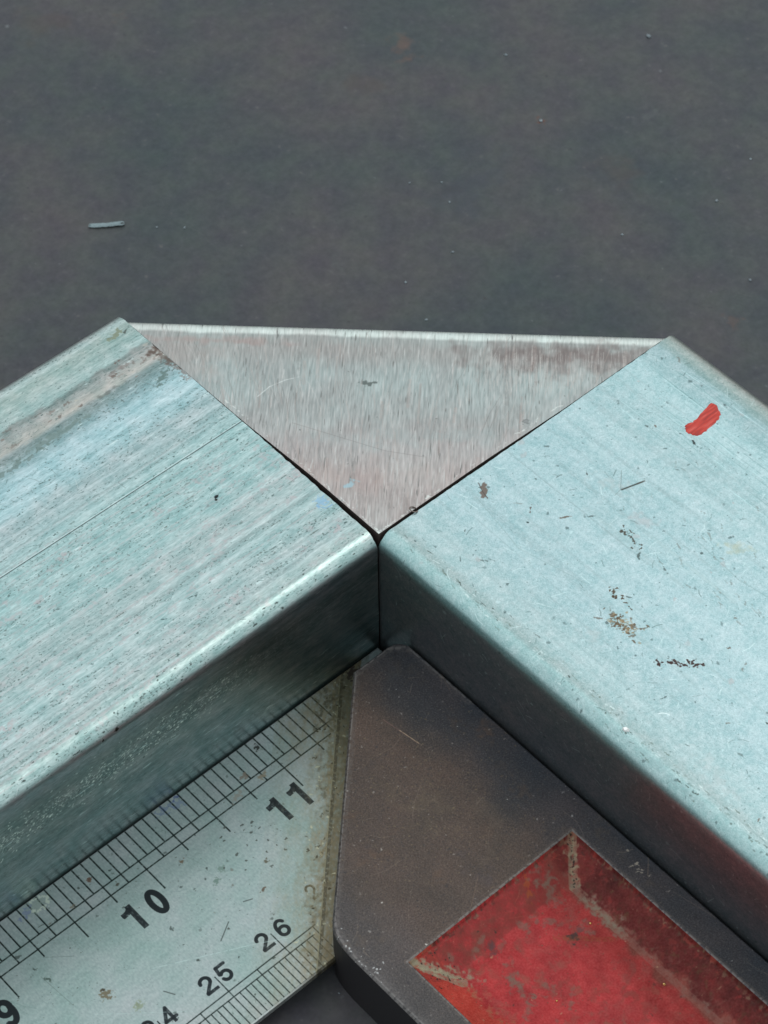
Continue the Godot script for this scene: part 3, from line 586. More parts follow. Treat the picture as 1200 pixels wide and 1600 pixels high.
# Table: x = world x, y = world z, one tile of 224 mm.
func paint_table():
	var t := Tex.new(224.0, 224.0, 5.5, -190.0, -190.0, 71)
	t.compose(t.rows([[-190.0, v3(61, 65, 68)], [34.0, v3(61, 65, 68)]]), {
		"mottle": t.noise(71, 0.025, 5), "streak": t.noise(72, 0.12, 4), "grain": t.noise(73, 1.1, 4), "pits": t.noise(74, 0.5, 4), "flecks": t.noise(75, 0.4, 5),
		"mottle_color": v3(9, 3, 3), "streak_color": v3(4, 6, 2), "grain_amount": 4.0, "blotch": v3(5, 5, 5), "jitter": 0.0, "pit_at": 214.0, "pit_by_streak": 0.2, "pit_color": v3(52, 54, 58), "fleck_at": 212.0, "fleck_color": v3(80, 82, 82), "pit_height": 40.0, "streak_height": 0.2, "grain_height": 0.3})
	for k in 36:
		t.blob(t.rng.randf_range(-190.0, 34.0), t.rng.randf_range(-190.0, 34.0), t.rng.randf_range(3.0, 12.0), t.rng.randf_range(2.0, 6.0), t.rng.randf() * TAU, [v3(74, 64, 60), v3(54, 61, 70), v3(62, 72, 68)][k % 3], t.rng.randf_range(0.15, 0.4), 0.9, 0.12, 0.9)
	for k in 26:
		t.blob(t.rng.randf_range(-190.0, 34.0), t.rng.randf_range(-190.0, 34.0), t.rng.randf_range(1.0, 4.0), t.rng.randf_range(0.5, 2.0), t.rng.randf() * TAU, [v3(86, 72, 66), v3(80, 86, 86), v3(50, 54, 58)][k % 3], t.rng.randf_range(0.2, 0.5), 0.9, 0.4, 1.0)
	t.blob(-103.1, -98.1, 3.6, 2.4, 0.6, v3(100, 74, 64), 0.5, 0.8, 0.3, 0.9)
	t.blob(-71.2, -103.0, 1.0, 0.7, 0.0, v3(88, 60, 52), 0.8, 0.7, 0.8, 0.5)
	t.scratches(60, 12.0, 0.17, v3(92, 94, 96), 0.35)
	t.specks(130, 0.15, 0.45, v3(112, 118, 122), 0.55)
	t.specks(70, 0.15, 0.6, v3(52, 52, 54), 0.6)
	textures.table = t

# ---------------------------------------------------------------- materials
func metal(t: Tex, metallic: float, roughness: float, relief_mm: float, spec := 0.5) -> StandardMaterial3D:
	var m := StandardMaterial3D.new()
	m.albedo_texture = t.picture()
	m.metallic = metallic
	m.metallic_specular = spec
	m.roughness = roughness
	m.heightmap_enabled = true
	m.heightmap_texture = t.relief()
	m.heightmap_scale = relief_mm * 0.1
	m.cull_mode = BaseMaterial3D.CULL_DISABLED
	return m

func plain(c: Color, metallic: float, roughness: float) -> StandardMaterial3D:
	var m := StandardMaterial3D.new()
	m.albedo_color = c
	m.metallic = metallic
	m.roughness = roughness
	m.cull_mode = BaseMaterial3D.CULL_DISABLED
	return m

# ---------------------------------------------------------------- geometry helpers
func begin() -> SurfaceTool:
	var st := SurfaceTool.new()
	st.begin(Mesh.PRIMITIVE_TRIANGLES)
	return st

# Triangle whose front (clockwise) side faces its normals; points in millimetres.
func tri(st: SurfaceTool, p: Array, n: Array, uv: Array):
	var order := [0, 1, 2]
	if (p[1] - p[0]).cross(p[2] - p[0]).dot(n[0] + n[1] + n[2]) > 0.0:
		order = [0, 2, 1]
	for k in order:
		st.set_normal(n[k].normalized())
		st.set_uv(uv[k])
		st.add_vertex(p[k] * MM)

func quad(st: SurfaceTool, p: Array, n: Array, uv: Array):
	tri(st, [p[0], p[1], p[2]], [n[0], n[1], n[2]], [uv[0], uv[1], uv[2]])
	tri(st, [p[0], p[2], p[3]], [n[0], n[2], n[3]], [uv[0], uv[2], uv[3]])

func flat_quad(st: SurfaceTool, p: Array, n: Vector3, uv: Array):
	quad(st, p, [n, n, n, n], uv)

func build(called: String, st: SurfaceTool, m: Material, parent: Node = self) -> MeshInstance3D:
	var o := MeshInstance3D.new()
	o.mesh = st.commit()
	o.material_override = m
	o.name = called if parent != self else numbered(called)
	parent.add_child(o, true)
	return o

func numbered(called: String) -> String:
	var k: int = taken.get(called, -1) + 1
	taken[called] = k
	return called if k == 0 else "%s_%03d" % [called, k]

func tag(o: Node, label: String, category: String, group := ""):
	o.set_meta("label", label)
	o.set_meta("category", category)
	if group:
		o.set_meta("group", group)

func thing(called: String, label: String, category: String, at := Vector3.ZERO, group := "") -> Node3D:
	var o := Node3D.new()
	o.name = numbered(called)
	o.position = at * MM
	add_child(o, true)
	tag(o, label, category, group)
	return o

# Rounded rectangle c in [-wide, 0], y in [0, high]: [c, y, normal c, normal y, distance round it].
func section(wide: float, high: float, r: float, inset: float) -> Array:
	var out := []
	var corners := [[-wide + r, high - r, 180.0], [-r, high - r, 90.0], [-r, r, 0.0], [-wide + r, r, -90.0]]
	var q := 0.0
	for k in 4:
		var c: Array = corners[k]
		for j in 11:
			var a := deg_to_rad(c[2] - 90.0 * j / 10.0)
			out.append([c[0] + (r - inset) * cos(a), c[1] + (r - inset) * sin(a), cos(a), sin(a), q + r * PI * 0.05 * j])
		q += r * PI * 0.5
		var a := deg_to_rad(c[2] - 90.0)
		var nxt: Array = corners[(k + 1) % 4]
		var from := Vector2(c[0] + (r - inset) * cos(a), c[1] + (r - inset) * sin(a))
		var to := Vector2(nxt[0] + (r - inset) * cos(a), nxt[1] + (r - inset) * sin(a))
		var size := from.distance_to(to)
		var steps := int(size / 0.7) if k == 0 else int(size / 3.0)
		for j in range(1, steps):
			var p := from.lerp(to, float(j) / steps)
			out.append([p.x, p.y, cos(a), sin(a), q + size * j / steps])
		q += size
	out.append(out[0].duplicate())
	out[-1][4] = q
	return out

# Tube along +z (along_x false) or +x; its cut end at s0 is a little ragged.
func tube_meshes(along_x: bool, s0: float, skew: float, number: int) -> Array:
	var rag := FastNoiseLite.new()
	rag.seed = number
	rag.frequency = 0.35
	rag.fractal_octaves = 4
	var at := func(c: float, y: float, s: float) -> Vector3: return Vector3(s, y, c) if along_x else Vector3(c, y, s)
	var wall := 2.0
	var outer := section(W, HT, RC, 0.0)
	var lip := section(W, HT, RC, 0.07)
	var inner := section(W, HT, RC, wall)
	var body := begin()
	var cut := begin()
	var jag := func(p: Array) -> float: return s0 + skew * clampf(p[0] / -30.0, 0.0, 1.0) + rag.get_noise_2d(p[4] * 2.2, 3.0) * 0.09 + maxf(0.0, rag.get_noise_2d(p[4] * 0.9, 40.0) - 0.25) * 0.35
	for k in outer.size() - 1:
		var p: Array = outer[k]
		var q: Array = outer[k + 1]
		var pl: Array = lip[k]
		var ql: Array = lip[k + 1]
		var pi: Array = inner[k]
		var qi: Array = inner[k + 1]
		var sp: float = jag.call(p)
		var sq: float = jag.call(q)
		var np: Vector3 = at.call(p[2], p[3], 0.0)
		var nq: Vector3 = at.call(q[2], q[3], 0.0)
		var back: Vector3 = at.call(0.0, 0.0, -1.0)
		var sets := [[pl, ql, sp, sq, np + back, nq + back], [p, q, sp + 0.08, sq + 0.08, np, nq], [p, q, s0 + 2.0 + skew, s0 + 2.0 + skew, np, nq], [p, q, FAR_END - 0.16, FAR_END - 0.16, np, nq], [pl, ql, FAR_END, FAR_END, np - back, nq - back]]
		for j in 4:
			var e: Array = sets[j]
			var f: Array = sets[j + 1]
			quad(body, [at.call(e[0][0], e[0][1], e[2]), at.call(e[1][0], e[1][1], e[3]), at.call(f[1][0], f[1][1], f[3]), at.call(f[0][0], f[0][1], f[2])], [e[4], e[5], f[5], f[4]],
				[Vector2(e[2] / TL, p[4] / TH), Vector2(e[3] / TL, q[4] / TH), Vector2(f[3] / TL, q[4] / TH), Vector2(f[2] / TL, p[4] / TH)])
		# ring of the cut and the inside
		for side in [[sp, sq, back], [FAR_END, FAR_END, -back]]:
			flat_quad(cut, [at.call(pl[0], pl[1], side[0]), at.call(ql[0], ql[1], side[1]), at.call(qi[0], qi[1], side[1] - back.dot(side[2]) * 0.0), at.call(pi[0], pi[1], side[0])], side[2], [Vector2.ZERO, Vector2.RIGHT, Vector2.ONE, Vector2.DOWN])
		quad(cut, [at.call(pi[0], pi[1], sp), at.call(qi[0], qi[1], sq), at.call(qi[0], qi[1], FAR_END), at.call(pi[0], pi[1], FAR_END)], [-np, -nq, -nq, -np], [Vector2.ZERO, Vector2.RIGHT, Vector2.ONE, Vector2.DOWN])
	return [body, cut]

func make_left_tube(steel: Material):
	var t := thing("box_tube", "streaky galvanised box tube with a pinkish strip and a scribed line, beside the ruler blade", "steel tube", Vector3.ZERO, "galvanised box tubes forming the corner")
	var m := tube_meshes(false, 0.24, -0.28, 7)
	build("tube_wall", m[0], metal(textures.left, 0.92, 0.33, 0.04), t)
	build("cut_end", m[1], steel, t)

func make_right_tube(steel: Material, paint: Material):
	var t := thing("box_tube", "galvanised box tube with a short red paint dash, beside the dark stock", "steel tube", Vector3.ZERO, "galvanised box tubes forming the corner")
	var m := tube_meshes(true, -0.2, 0.3, 19)
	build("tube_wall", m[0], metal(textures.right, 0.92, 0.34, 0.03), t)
	build("cut_end", m[1], steel, t)
	# the dash: a thin hump of dried paint, points (x = b, z = a)
	var edge := [Vector2(13.95, -53.95), Vector2(14.9, -54.05), Vector2(15.8, -53.7), Vector2(16.55, -53.1), Vector2(16.95, -52.3), Vector2(17.15, -51.0), Vector2(17.3, -49.6), Vector2(17.35, -48.5), Vector2(17.1, -47.6), Vector2(16.5, -47.15), Vector2(15.6, -46.95), Vector2(14.9, -47.2), Vector2(14.55, -47.8), Vector2(14.5, -48.3), Vector2(14.85, -48.9), Vector2(14.55, -50.4), Vector2(14.2, -52.2)]
	var soft := []
	for k in edge.size():
		var a: Vector2 = edge[k]
		var b: Vector2 = edge[(k + 1) % edge.size()]
		for j in 3:
			soft.append(a.lerp(b, j / 3.0) + Vector2(sin(k * 5.1 + j * 2.7), cos(k * 3.3 + j * 4.1)) * 0.1)
	var mid := Vector2.ZERO
	for p in soft:
		mid += p / soft.size()
	var st := begin()
	var rings := [[1.0, 0.0], [0.97, 0.07], [0.9, 0.12], [0.7, 0.11], [0.4, 0.09], [0.0, 0.1]]
	for k in soft.size():
		var p: Vector2 = soft[k]
		var q: Vector2 = soft[(k + 1) % soft.size()]
		for j in rings.size() - 1:
			var ps := []
			for e in [[p, j], [q, j], [q, j + 1], [p, j + 1]]:
				var v: Vector2 = mid.lerp(e[0], rings[e[1]][0])
				ps.append(Vector3(v.x, HT + rings[e[1]][1], v.y))
			var out := Vector3((p - mid).x, 0, (p - mid).y).normalized()
			var n := (Vector3.UP + out * (0.9 if j == 0 else 0.3 if j == 1 else -0.05)).normalized()
			var uv := []
			for v in ps:
				uv.append(Vector2(v.x * 0.25, v.z * 0.13))
			quad(st, ps, [n, n, (n + Vector3.UP).normalized(), (n + Vector3.UP).normalized()], uv)
	var dash := build("paint_dash", st, paint, t)
	dash.set_meta("label", "short red dash of dried marking paint")
	# a curled burr on the cut edge near the inner corner
	var ring := begin()
	var centre := Vector3(-0.55, HT + 0.15, -7.2)
	for k in 11:
		for j in 6:
			var ps := []
			var ns := []
			for e in [[k, j], [k + 1, j], [k + 1, j + 1], [k, j + 1]]:
				var a: float = deg_to_rad(-40.0 + 29.0 * e[0])
				var c: float = TAU * e[1] / 6.0
				var dir := Vector3(cos(a), 0.35 * sin(a), sin(a) * 0.9)
				var nn := dir.normalized() * cos(c) + Vector3.UP * sin(c)
				ns.append(nn)
				ps.append(centre + dir * 0.62 + nn * 0.1)
			quad(ring, ps, ns, [Vector2.ZERO, Vector2.RIGHT, Vector2.ONE, Vector2.DOWN])
	build("burr", ring, steel, t)

func make_wedge(steel: Material):
	# the two cut edges, (a, b), measured: they bow away from the tubes toward the inner tip
	var bow := func(table: Array, u: float) -> float:
		for k in table.size() - 1:
			if u <= table[k + 1][0]:
				return lerpf(table[k][1], table[k + 1][1], (u - table[k][0]) / (table[k + 1][0] - table[k][0]))
		return table[-1][1]
	var left := func(u: float) -> Vector2: return Vector2(bow.call([[0.0, -0.6], [0.25, -0.66], [0.5, -0.14], [1.0, -0.08]], u), lerpf(-0.7, -59.4, u))
	var right := func(u: float) -> Vector2: return Vector2(lerpf(-0.6, -59.9, u), bow.call([[0.0, -0.7], [0.35, -0.55], [0.62, -0.04], [1.0, 0.02]], u))
	var top := HT - 0.12
	var r := 2.0
	var body := begin()
	var rows := [[0.0, top, 0.0, 0.0]]               # [share of the way to the back, y, lean of the normal, texture row]
	var depth := 42.3 - 1.4
	for k in range(1, 20):
		var u: float = k * 0.05
		rows.append([u * (depth - r) / depth, top, 0.0, u * (depth - r) + 1.4])
	rows.append([(depth - r) / depth, top, 0.0, depth - r + 1.4])
	for k in range(1, 9):
		var a := PI * 0.5 * k / 8.0
		rows.append([(depth - r + r * sin(a)) / depth, top - r + r * cos(a), a, depth - r + 1.4 + r * a])
	rows.append([1.0, 0.0, PI * 0.5, 47.9])
	rows[0][3] = 1.4
	var back := Vector3(-1, 0, -1).normalized()
	for k in rows.size() - 1:
		var ps := []
		var ns := []
		var uv := []
		for e in [[k, left], [k, right], [k + 1, right], [k + 1, left]]:
			var row: Array = rows[e[0]]
			var v: Vector2 = e[1].call(row[0])
			ps.append(Vector3(v.y, row[1], v.x))
			ns.append(Vector3.UP * cos(row[2]) + back * sin(row[2]))
			uv.append(Vector2(((v.y - v.x) / sqrt(2.0) + 46.0) / 92.0, row[3] / 48.0))
		quad(body, ps, ns, uv)
	var sides := begin()
	for e in [[left, Vector3(0, 0, 1)], [right, Vector3(1, 0, 0)]]:
		for k in rows.size() - 2:
			var p: Vector2 = e[0].call(rows[k][0])
			var q: Vector2 = e[0].call(rows[k + 1][0])
			flat_quad(sides, [Vector3(p.y, rows[k][1], p.x), Vector3(q.y, rows[k + 1][1], q.x), Vector3(q.y, 0, q.x), Vector3(p.y, 0, p.x)], e[1], [Vector2.ZERO, Vector2.RIGHT, Vector2.ONE, Vector2.DOWN])
	var t := thing("corner_wedge", "brushed triangular steel piece filling the corner between the two galvanised tubes", "steel wedge")
	build("folded_face", body, metal(textures.wedge, 0.9, 0.42, 0.03), t)
	build("cut_side", sides, steel, t)

# Outline (b, a) of the stock, going round.
func stock_outline() -> Array:
	var out := []
	for p in arc(2.75, 7.25, 2.5, 2.5, 180, 270, 8):  # written as (a, b)
		out.append(p)
	out.append(Vector2(9.45, 4.75))
	out.append_array([Vector2(39.1, 33.9), Vector2(39.75, 34.65), Vector2(40.3, 35.5), Vector2(40.66, 36.6), Vector2(40.9, 37.9), Vector2(41.05, 39.6), Vector2(41.08, 41.5)])
	out.append(Vector2(41.08, FAR_END))
	out.append(Vector2(0.25, FAR_END))
	return out

func make_square():
	var t := thing("mitre_square", "mitre square with worn ruler blade and dark red-recessed stock, set inside the corner", "square")
	var steel := metal(textures.stock, 0.35, 0.46, 0.025)
	var dark := plain(Color8(64, 64, 68), 0.5, 0.55)
	# stock: chamfered block with a sloping recess
	var ring := stock_outline()
	var mid := Vector2(20.0, 60.0)
	var n := ring.size()
	var inner := []
	for k in n:
		var p: Vector2 = ring[k]
		var d0 := (p - ring[(k + n - 1) % n] as Vector2).normalized()
		var d1 := (ring[(k + 1) % n] - p as Vector2).normalized()
		var side := (Vector2(-d0.y, d0.x) + Vector2(-d1.y, d1.x)).normalized()
		if side.dot(mid - p) < 0.0 and k > 9 and k < n - 1 or side.dot(mid - p) < 0.0:
			side = -side
		inner.append(p + side * 0.28)
	var uv := func(v: Vector2) -> Vector2: return Vector2(v.y / 96.0, (v.x + 1.5) / 44.0)
	var pt := func(v: Vector2, y: float) -> Vector3: return Vector3(v.y, y, v.x)
	var body := begin()
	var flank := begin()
	for k in n:
		var p: Vector2 = ring[k]
		var q: Vector2 = ring[(k + 1) % n]
		var pi: Vector2 = inner[k]
		var qi: Vector2 = inner[(k + 1) % n]
		var e := q - p
		var out := Vector3(-e.x, 0, e.y).normalized()
		if out.dot(Vector3(p.y - mid.y, 0, p.x - mid.x)) < 0.0:
			out = -out
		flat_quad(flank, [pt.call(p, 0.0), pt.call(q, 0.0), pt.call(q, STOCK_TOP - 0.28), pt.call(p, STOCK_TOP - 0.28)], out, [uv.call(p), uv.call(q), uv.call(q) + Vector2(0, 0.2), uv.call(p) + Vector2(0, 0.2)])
		flat_quad(body, [pt.call(p, STOCK_TOP - 0.28), pt.call(q, STOCK_TOP - 0.28), pt.call(qi, STOCK_TOP), pt.call(pi, STOCK_TOP)], (out + Vector3.UP).normalized(), [uv.call(p), uv.call(q), uv.call(qi), uv.call(pi)])
	# top: nose as a fan, then a frame round the recess
	var lo := Vector2(5.05, 45.5)
	var hi := Vector2(36.0, 124.0)
	var nose := []
	for k in n - 2:
		nose.append(inner[k])
	var a_hi: float = inner[n - 3].x
	var a_lo: float = inner[0].x
	nose.append(Vector2(a_hi, 44.0))
	nose.append(Vector2(a_lo, 44.0))
	var hub := Vector2(20.0, 30.0)
	for k in nose.size():
		var p: Vector2 = nose[k]
		var q: Vector2 = nose[(k + 1) % nose.size()]
		tri(body, [pt.call(hub, STOCK_TOP), pt.call(p, STOCK_TOP), pt.call(q, STOCK_TOP)], [Vector3.UP, Vector3.UP, Vector3.UP], [uv.call(hub), uv.call(p), uv.call(q)])
	var b_end: float = inner[n - 1].y
	for f in [[a_lo, 44.0, a_hi, lo.y], [a_lo, lo.y, lo.x, hi.y], [hi.x, lo.y, a_hi, hi.y], [a_lo, hi.y, a_hi, b_end]]:
		var c := [Vector2(f[0], f[1]), Vector2(f[2], f[1]), Vector2(f[2], f[3]), Vector2(f[0], f[3])]
		flat_quad(body, [pt.call(c[0], STOCK_TOP), pt.call(c[1], STOCK_TOP), pt.call(c[2], STOCK_TOP), pt.call(c[3], STOCK_TOP)], Vector3.UP, [uv.call(c[0]), uv.call(c[1]), uv.call(c[2]), uv.call(c[3])])
	# the machined lip of the recess
	var rect := func(d: float) -> Array: return [lo + Vector2(d, d), Vector2(hi.x - d, lo.y + d), hi - Vector2(d, d), Vector2(lo.x + d, hi.y - d)]
	var steps := func(st: SurfaceTool, list: Array, mapping: Callable):
		for j in list.size() - 1:
			var r0: Array = rect.call(list[j][0])
			var r1: Array = rect.call(list[j + 1][0])
			for k in 4:
				var e: Vector2 = r0[(k + 1) % 4] - r0[k]
				var inward := Vector3(e.x, 0, -e.y).normalized()
				if inward.dot(Vector3((lo.y + hi.y) * 0.5 - r0[k].y, 0, (lo.x + hi.x) * 0.5 - r0[k].x)) < 0.0:
					inward = -inward
				var n0: Vector3 = (Vector3.UP * list[j][2] + inward * (1.0 - list[j][2])).normalized()
				var n1: Vector3 = (Vector3.UP * list[j + 1][2] + inward * (1.0 - list[j + 1][2])).normalized()
				quad(st, [pt.call(r0[k], STOCK_TOP - list[j][1]), pt.call(r0[(k + 1) % 4], STOCK_TOP - list[j][1]), pt.call(r1[(k + 1) % 4], STOCK_TOP - list[j + 1][1]), pt.call(r1[k], STOCK_TOP - list[j + 1][1])], [n0, n0, n1, n1],
					[mapping.call(r0[k]), mapping.call(r0[(k + 1) % 4]), mapping.call(r1[(k + 1) % 4]), mapping.call(r1[k])])
	var lip := begin()
	steps.call(lip, [[0.0, 0.0, 0.7], [0.13, 0.1, 0.55]], uv)
	var stock := build("stock", body, steel, t)
	build("stock_side", flank, plain(Color8(27, 26, 29), 0.1, 0.6), stock)  # near-black colour stands in for the shade on these faces
	build("recess_lip", lip, steel, stock)
	var red_uv := func(v: Vector2) -> Vector2: return Vector2((v.y - 44.0) / 84.0, (v.x - 3.0) / 36.0)
	var pan := begin()
	steps.call(pan, [[0.13, 0.1, 0.3], [0.3, 0.62, 0.3], [0.55, 0.85, 0.64], [4.3, 2.75, 0.66], [4.8, 3.0, 0.74], [5.3, 3.14, 0.88], [5.9, 3.16, 1.0]], red_uv)
	var f: Array = rect.call(5.9)
	flat_quad(pan, [pt.call(f[0], STOCK_TOP - 3.16), pt.call(f[1], STOCK_TOP - 3.16), pt.call(f[2], STOCK_TOP - 3.16), pt.call(f[3], STOCK_TOP - 3.16)], Vector3.UP, [red_uv.call(f[0]), red_uv.call(f[1]), red_uv.call(f[2]), red_uv.call(f[3])])
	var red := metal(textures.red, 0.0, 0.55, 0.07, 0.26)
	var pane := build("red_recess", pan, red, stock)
	pane.set_meta("label", "recess of worn red paint in the stock")
	# blade: thin strip with fine chamfers, its near end let into the stock
	var b0 := 0.22
	var b1 := 35.83
	var blade := begin()
	var buv := func(a: float, b: float) -> Vector2: return Vector2(a / 112.0, (b + 0.4) / 36.6)
	var strips := [[b0, BLADE_TOP - 1.1, Vector3(-1, 0, 0)], [b0, BLADE_TOP - 0.14, Vector3(-1, 0.3, 0)], [b0 + 0.16, BLADE_TOP, Vector3.UP], [b1 - 0.26, BLADE_TOP, Vector3.UP], [b1, BLADE_TOP - 0.24, Vector3(1, 0.3, 0)], [b1, BLADE_TOP - 1.1, Vector3(1, 0, 0)], [b0, BLADE_TOP - 1.1, Vector3.DOWN]]
	for k in strips.size() - 1:
		var p: Array = strips[k]
		var q: Array = strips[k + 1]
		var nn: Vector3 = [Vector3(-1, 0, 0), Vector3(-1, 1, 0), Vector3.UP, Vector3(1, 1, 0), Vector3(1, 0, 0), Vector3.DOWN][k]
		flat_quad(blade, [Vector3(p[0], p[1], 0.9), Vector3(p[0], p[1], 112.0), Vector3(q[0], q[1], 112.0), Vector3(q[0], q[1], 0.9)], nn.normalized(), [buv.call(0.9, p[0]), buv.call(112.0, p[0]), buv.call(112.0, q[0]), buv.call(0.9, q[0])])
	for e in [[0.9, Vector3(0, 0, -1)], [112.0, Vector3(0, 0, 1)]]:
		flat_quad(blade, [Vector3(b0, BLADE_TOP - 1.1, e[0]), Vector3(b1, BLADE_TOP - 1.1, e[0]), Vector3(b1, BLADE_TOP - 0.16, e[0]), Vector3(b0, BLADE_TOP - 0.16, e[0])], e[1], [buv.call(1, 0), buv.call(2, 0), buv.call(2, 1), buv.call(1, 1)])
	var b_part := build("ruler_blade", blade, metal(textures.blade, 0.85, 0.36, 0.012), t)
	b_part.set_meta("label", "steel ruler blade with inch and centimetre graduations")

# A small irregular lump, from an icosahedron pushed about.
func lump(number: int, size: Vector3) -> ArrayMesh:
	var rng := RandomNumberGenerator.new()
	rng.seed = number
	var g := (1.0 + sqrt(5.0)) / 2.0
	var v := [Vector3(-1, g, 0), Vector3(1, g, 0), Vector3(-1, -g, 0), Vector3(1, -g, 0), Vector3(0, -1, g), Vector3(0, 1, g), Vector3(0, -1, -g), Vector3(0, 1, -g), Vector3(g, 0, -1), Vector3(g, 0, 1), Vector3(-g, 0, -1), Vector3(-g, 0, 1)]
	for k in 12:
		v[k] = v[k].normalized() * rng.randf_range(0.7, 1.2) * size
	var f := [[0, 11, 5], [0, 5, 1], [0, 1, 7], [0, 7, 10], [0, 10, 11], [1, 5, 9], [5, 11, 4], [11, 10, 2], [10, 7, 6], [7, 1, 8], [3, 9, 4], [3, 4, 2], [3, 2, 6], [3, 6, 8], [3, 8, 9], [4, 9, 5], [2, 4, 11], [6, 2, 10], [8, 6, 7], [9, 8, 1]]
	var st := begin()
	for e in f:
		var nn: Vector3 = (v[e[0]] + v[e[1]] + v[e[2]]).normalized()
		tri(st, [v[e[0]], v[e[1]], v[e[2]]], [nn, nn, nn], [Vector2.ZERO, Vector2.RIGHT, Vector2.ONE])
	return st.commit()

func make_bits():
	var bright := plain(Color8(124, 136, 142), 0.5, 0.55)
	# the shaving: a thin flat sliver with a crease along it, split at one end
	var st := begin()
	var rng := RandomNumberGenerator.new()
	rng.seed = 5
	var pts := []
	for k in 19:
		var u := k / 18.0
		var row := []
		var narrow := 0.55 if k == 0 or k == 18 else 1.0
		for j in 5:
			var s := j / 4.0 - 0.5
			row.append(Vector3((u - 0.5) * 6.3 + rng.randf_range(-0.05, 0.05), 0.26 + 0.16 * u + (0.16 if j == 2 else 0.0) * -1.0 + rng.randf_range(-0.03, 0.03), s * 0.95 * narrow + 0.1 * sin(u * 4.0) + rng.randf_range(-0.05, 0.05)))
		pts.append(row)
	for k in 18:
		for j in 4:
			if k > 15 and j == 1:
				continue
			for lift in [0.0, -0.1]:
				var nn := (Vector3.UP * (1.0 if lift == 0.0 else -1.0))
				var d := Vector3(0, lift, 0)
				var e: Vector3 = (pts[k + 1][j] - pts[k][j]).cross(pts[k][j + 1] - pts[k][j]).normalized()
				if e.dot(nn) < 0.0:
					e = -e
				flat_quad(st, [pts[k][j] + d, pts[k + 1][j] + d, pts[k + 1][j + 1] + d, pts[k][j + 1] + d], e, [Vector2.ZERO, Vector2.RIGHT, Vector2.ONE, Vector2.DOWN])
	var sh := build("metal_shaving", st, plain(Color8(122, 138, 142), 0.8, 0.42))
	sh.position = Vector3(-103.0, 0.0, -27.9) * MM
	sh.rotation.y = deg_to_rad(51.0)
	tag(sh, "thin bright metal shaving lying alone on the dark table behind the left tube", "shaving")
	# the chip on the right tube's front edge
	var chip := MeshInstance3D.new()
	chip.mesh = lump(3, Vector3(0.62, 0.28, 0.4))
	chip.material_override = plain(Color8(238, 240, 240), 0.2, 0.35)
	chip.name = numbered("metal_chip")
	chip.position = Vector3(46.9, HT + 0.12, -2.35) * MM
	chip.rotation.y = 0.5
	add_child(chip, true)
	tag(chip, "small white glinting chip lying on the front edge of the right tube", "metal chip")
	# grit on the table and filings in the recess
	var grit := [[-74.5, -134.1, 0.9], [-71.2, -102.9, 0.7], [-88.7, -110.8, 0.6], [-35.3, -111.1, 0.6], [-40.5, -92.8, 0.5], [-66.8, -76.2, 0.45], [-57.3, -68.1, 0.5], [-57.3, -57.1, 0.5], [-48.4, -53.7, 0.5], [-17.9, -101.0, 0.55], [-38.6, -123.4, 0.5], [-71.5, -78.6, 0.4], [-75.2, -74.3, 0.4], [-96.8, -34.1, 0.4], [-93.4, -37.6, 0.45], [38.0, 41.9, 0.3], [43.8, 43.2, 0.35]]
	var shapes := [lump(11, Vector3(0.7, 0.5, 0.6)), lump(12, Vector3(0.6, 0.45, 0.8)), lump(13, Vector3(0.75, 0.4, 0.55))]
	for k in grit.size():
		var e: Array = grit[k]
		var o := MeshInstance3D.new()
		o.mesh = shapes[k % 3]
		o.material_override = bright if k % 3 else plain(Color8(112, 122, 128), 0.5, 0.55)
		o.name = numbered("metal_speck")
		o.position = Vector3(e[0], 0.16 * e[2], e[1]) * MM
		o.scale = Vector3(1.0, 0.5, 0.8) * e[2]
		o.rotation.y = k * 1.7
		add_child(o, true)
		tag(o, GRIT_LABELS[k], "metal speck", "metal specks scattered on the table")
	var gold := plain(Color8(226, 190, 120), 0.8, 0.3)
	var spots := []
	for e in RECESS_SPECKS:
		var o := MeshInstance3D.new()
		o.mesh = shapes[spots.size() % 3]
		o.material_override = gold
		o.name = numbered("brass_speck")
		o.position = Vector3(e[1], STOCK_TOP - 3.06, e[0]) * MM
		o.scale = Vector3.ONE * e[2]
		o.rotation.y = spots.size() * 2.1
		add_child(o, true)
		tag(o, ["tiny golden filing on red paint below the recess's upper corner", "golden filing on red paint at the recess's right fold, nearest the tube", "golden filing on the red recess floor, nearest the photo's bottom edge"][spots.size()], "metal speck", "golden filings on the red recess")
		spots.append(o)

const GRIT_LABELS := ["largest pale speck far back on the table, near the top right corner", "pale speck on the table touching a small brown stain", "speck on the table left of the largest pale speck at the top", "speck on the table beyond the red paint dash, toward the right edge",
	"speck on the table behind the wedge's right end", "upper of two specks in line behind the middle of the wedge", "lower of two specks in line behind the middle of the wedge", "speck on the table left of the pair behind the wedge's middle", "speck on the table almost touching the wedge's back edge",
	"speck on the table at the right edge, closest to the right tube", "speck on the table at the right edge, farther back than its neighbour", "right one of two faint side-by-side specks far behind the wedge", "left one of two faint side-by-side specks far behind the wedge", "first speck to the right of the metal shaving",
	"second speck to the right of the metal shaving", "speck on the table below the blade tip, beside the stock's dark side", "speck on the table at the bottom edge, beside the stock's dark side"]
const RECESS_SPECKS := [[12.3, 56.6, 0.3], [11.6, 69.9, 0.4], [24.0, 62.0, 0.28]]

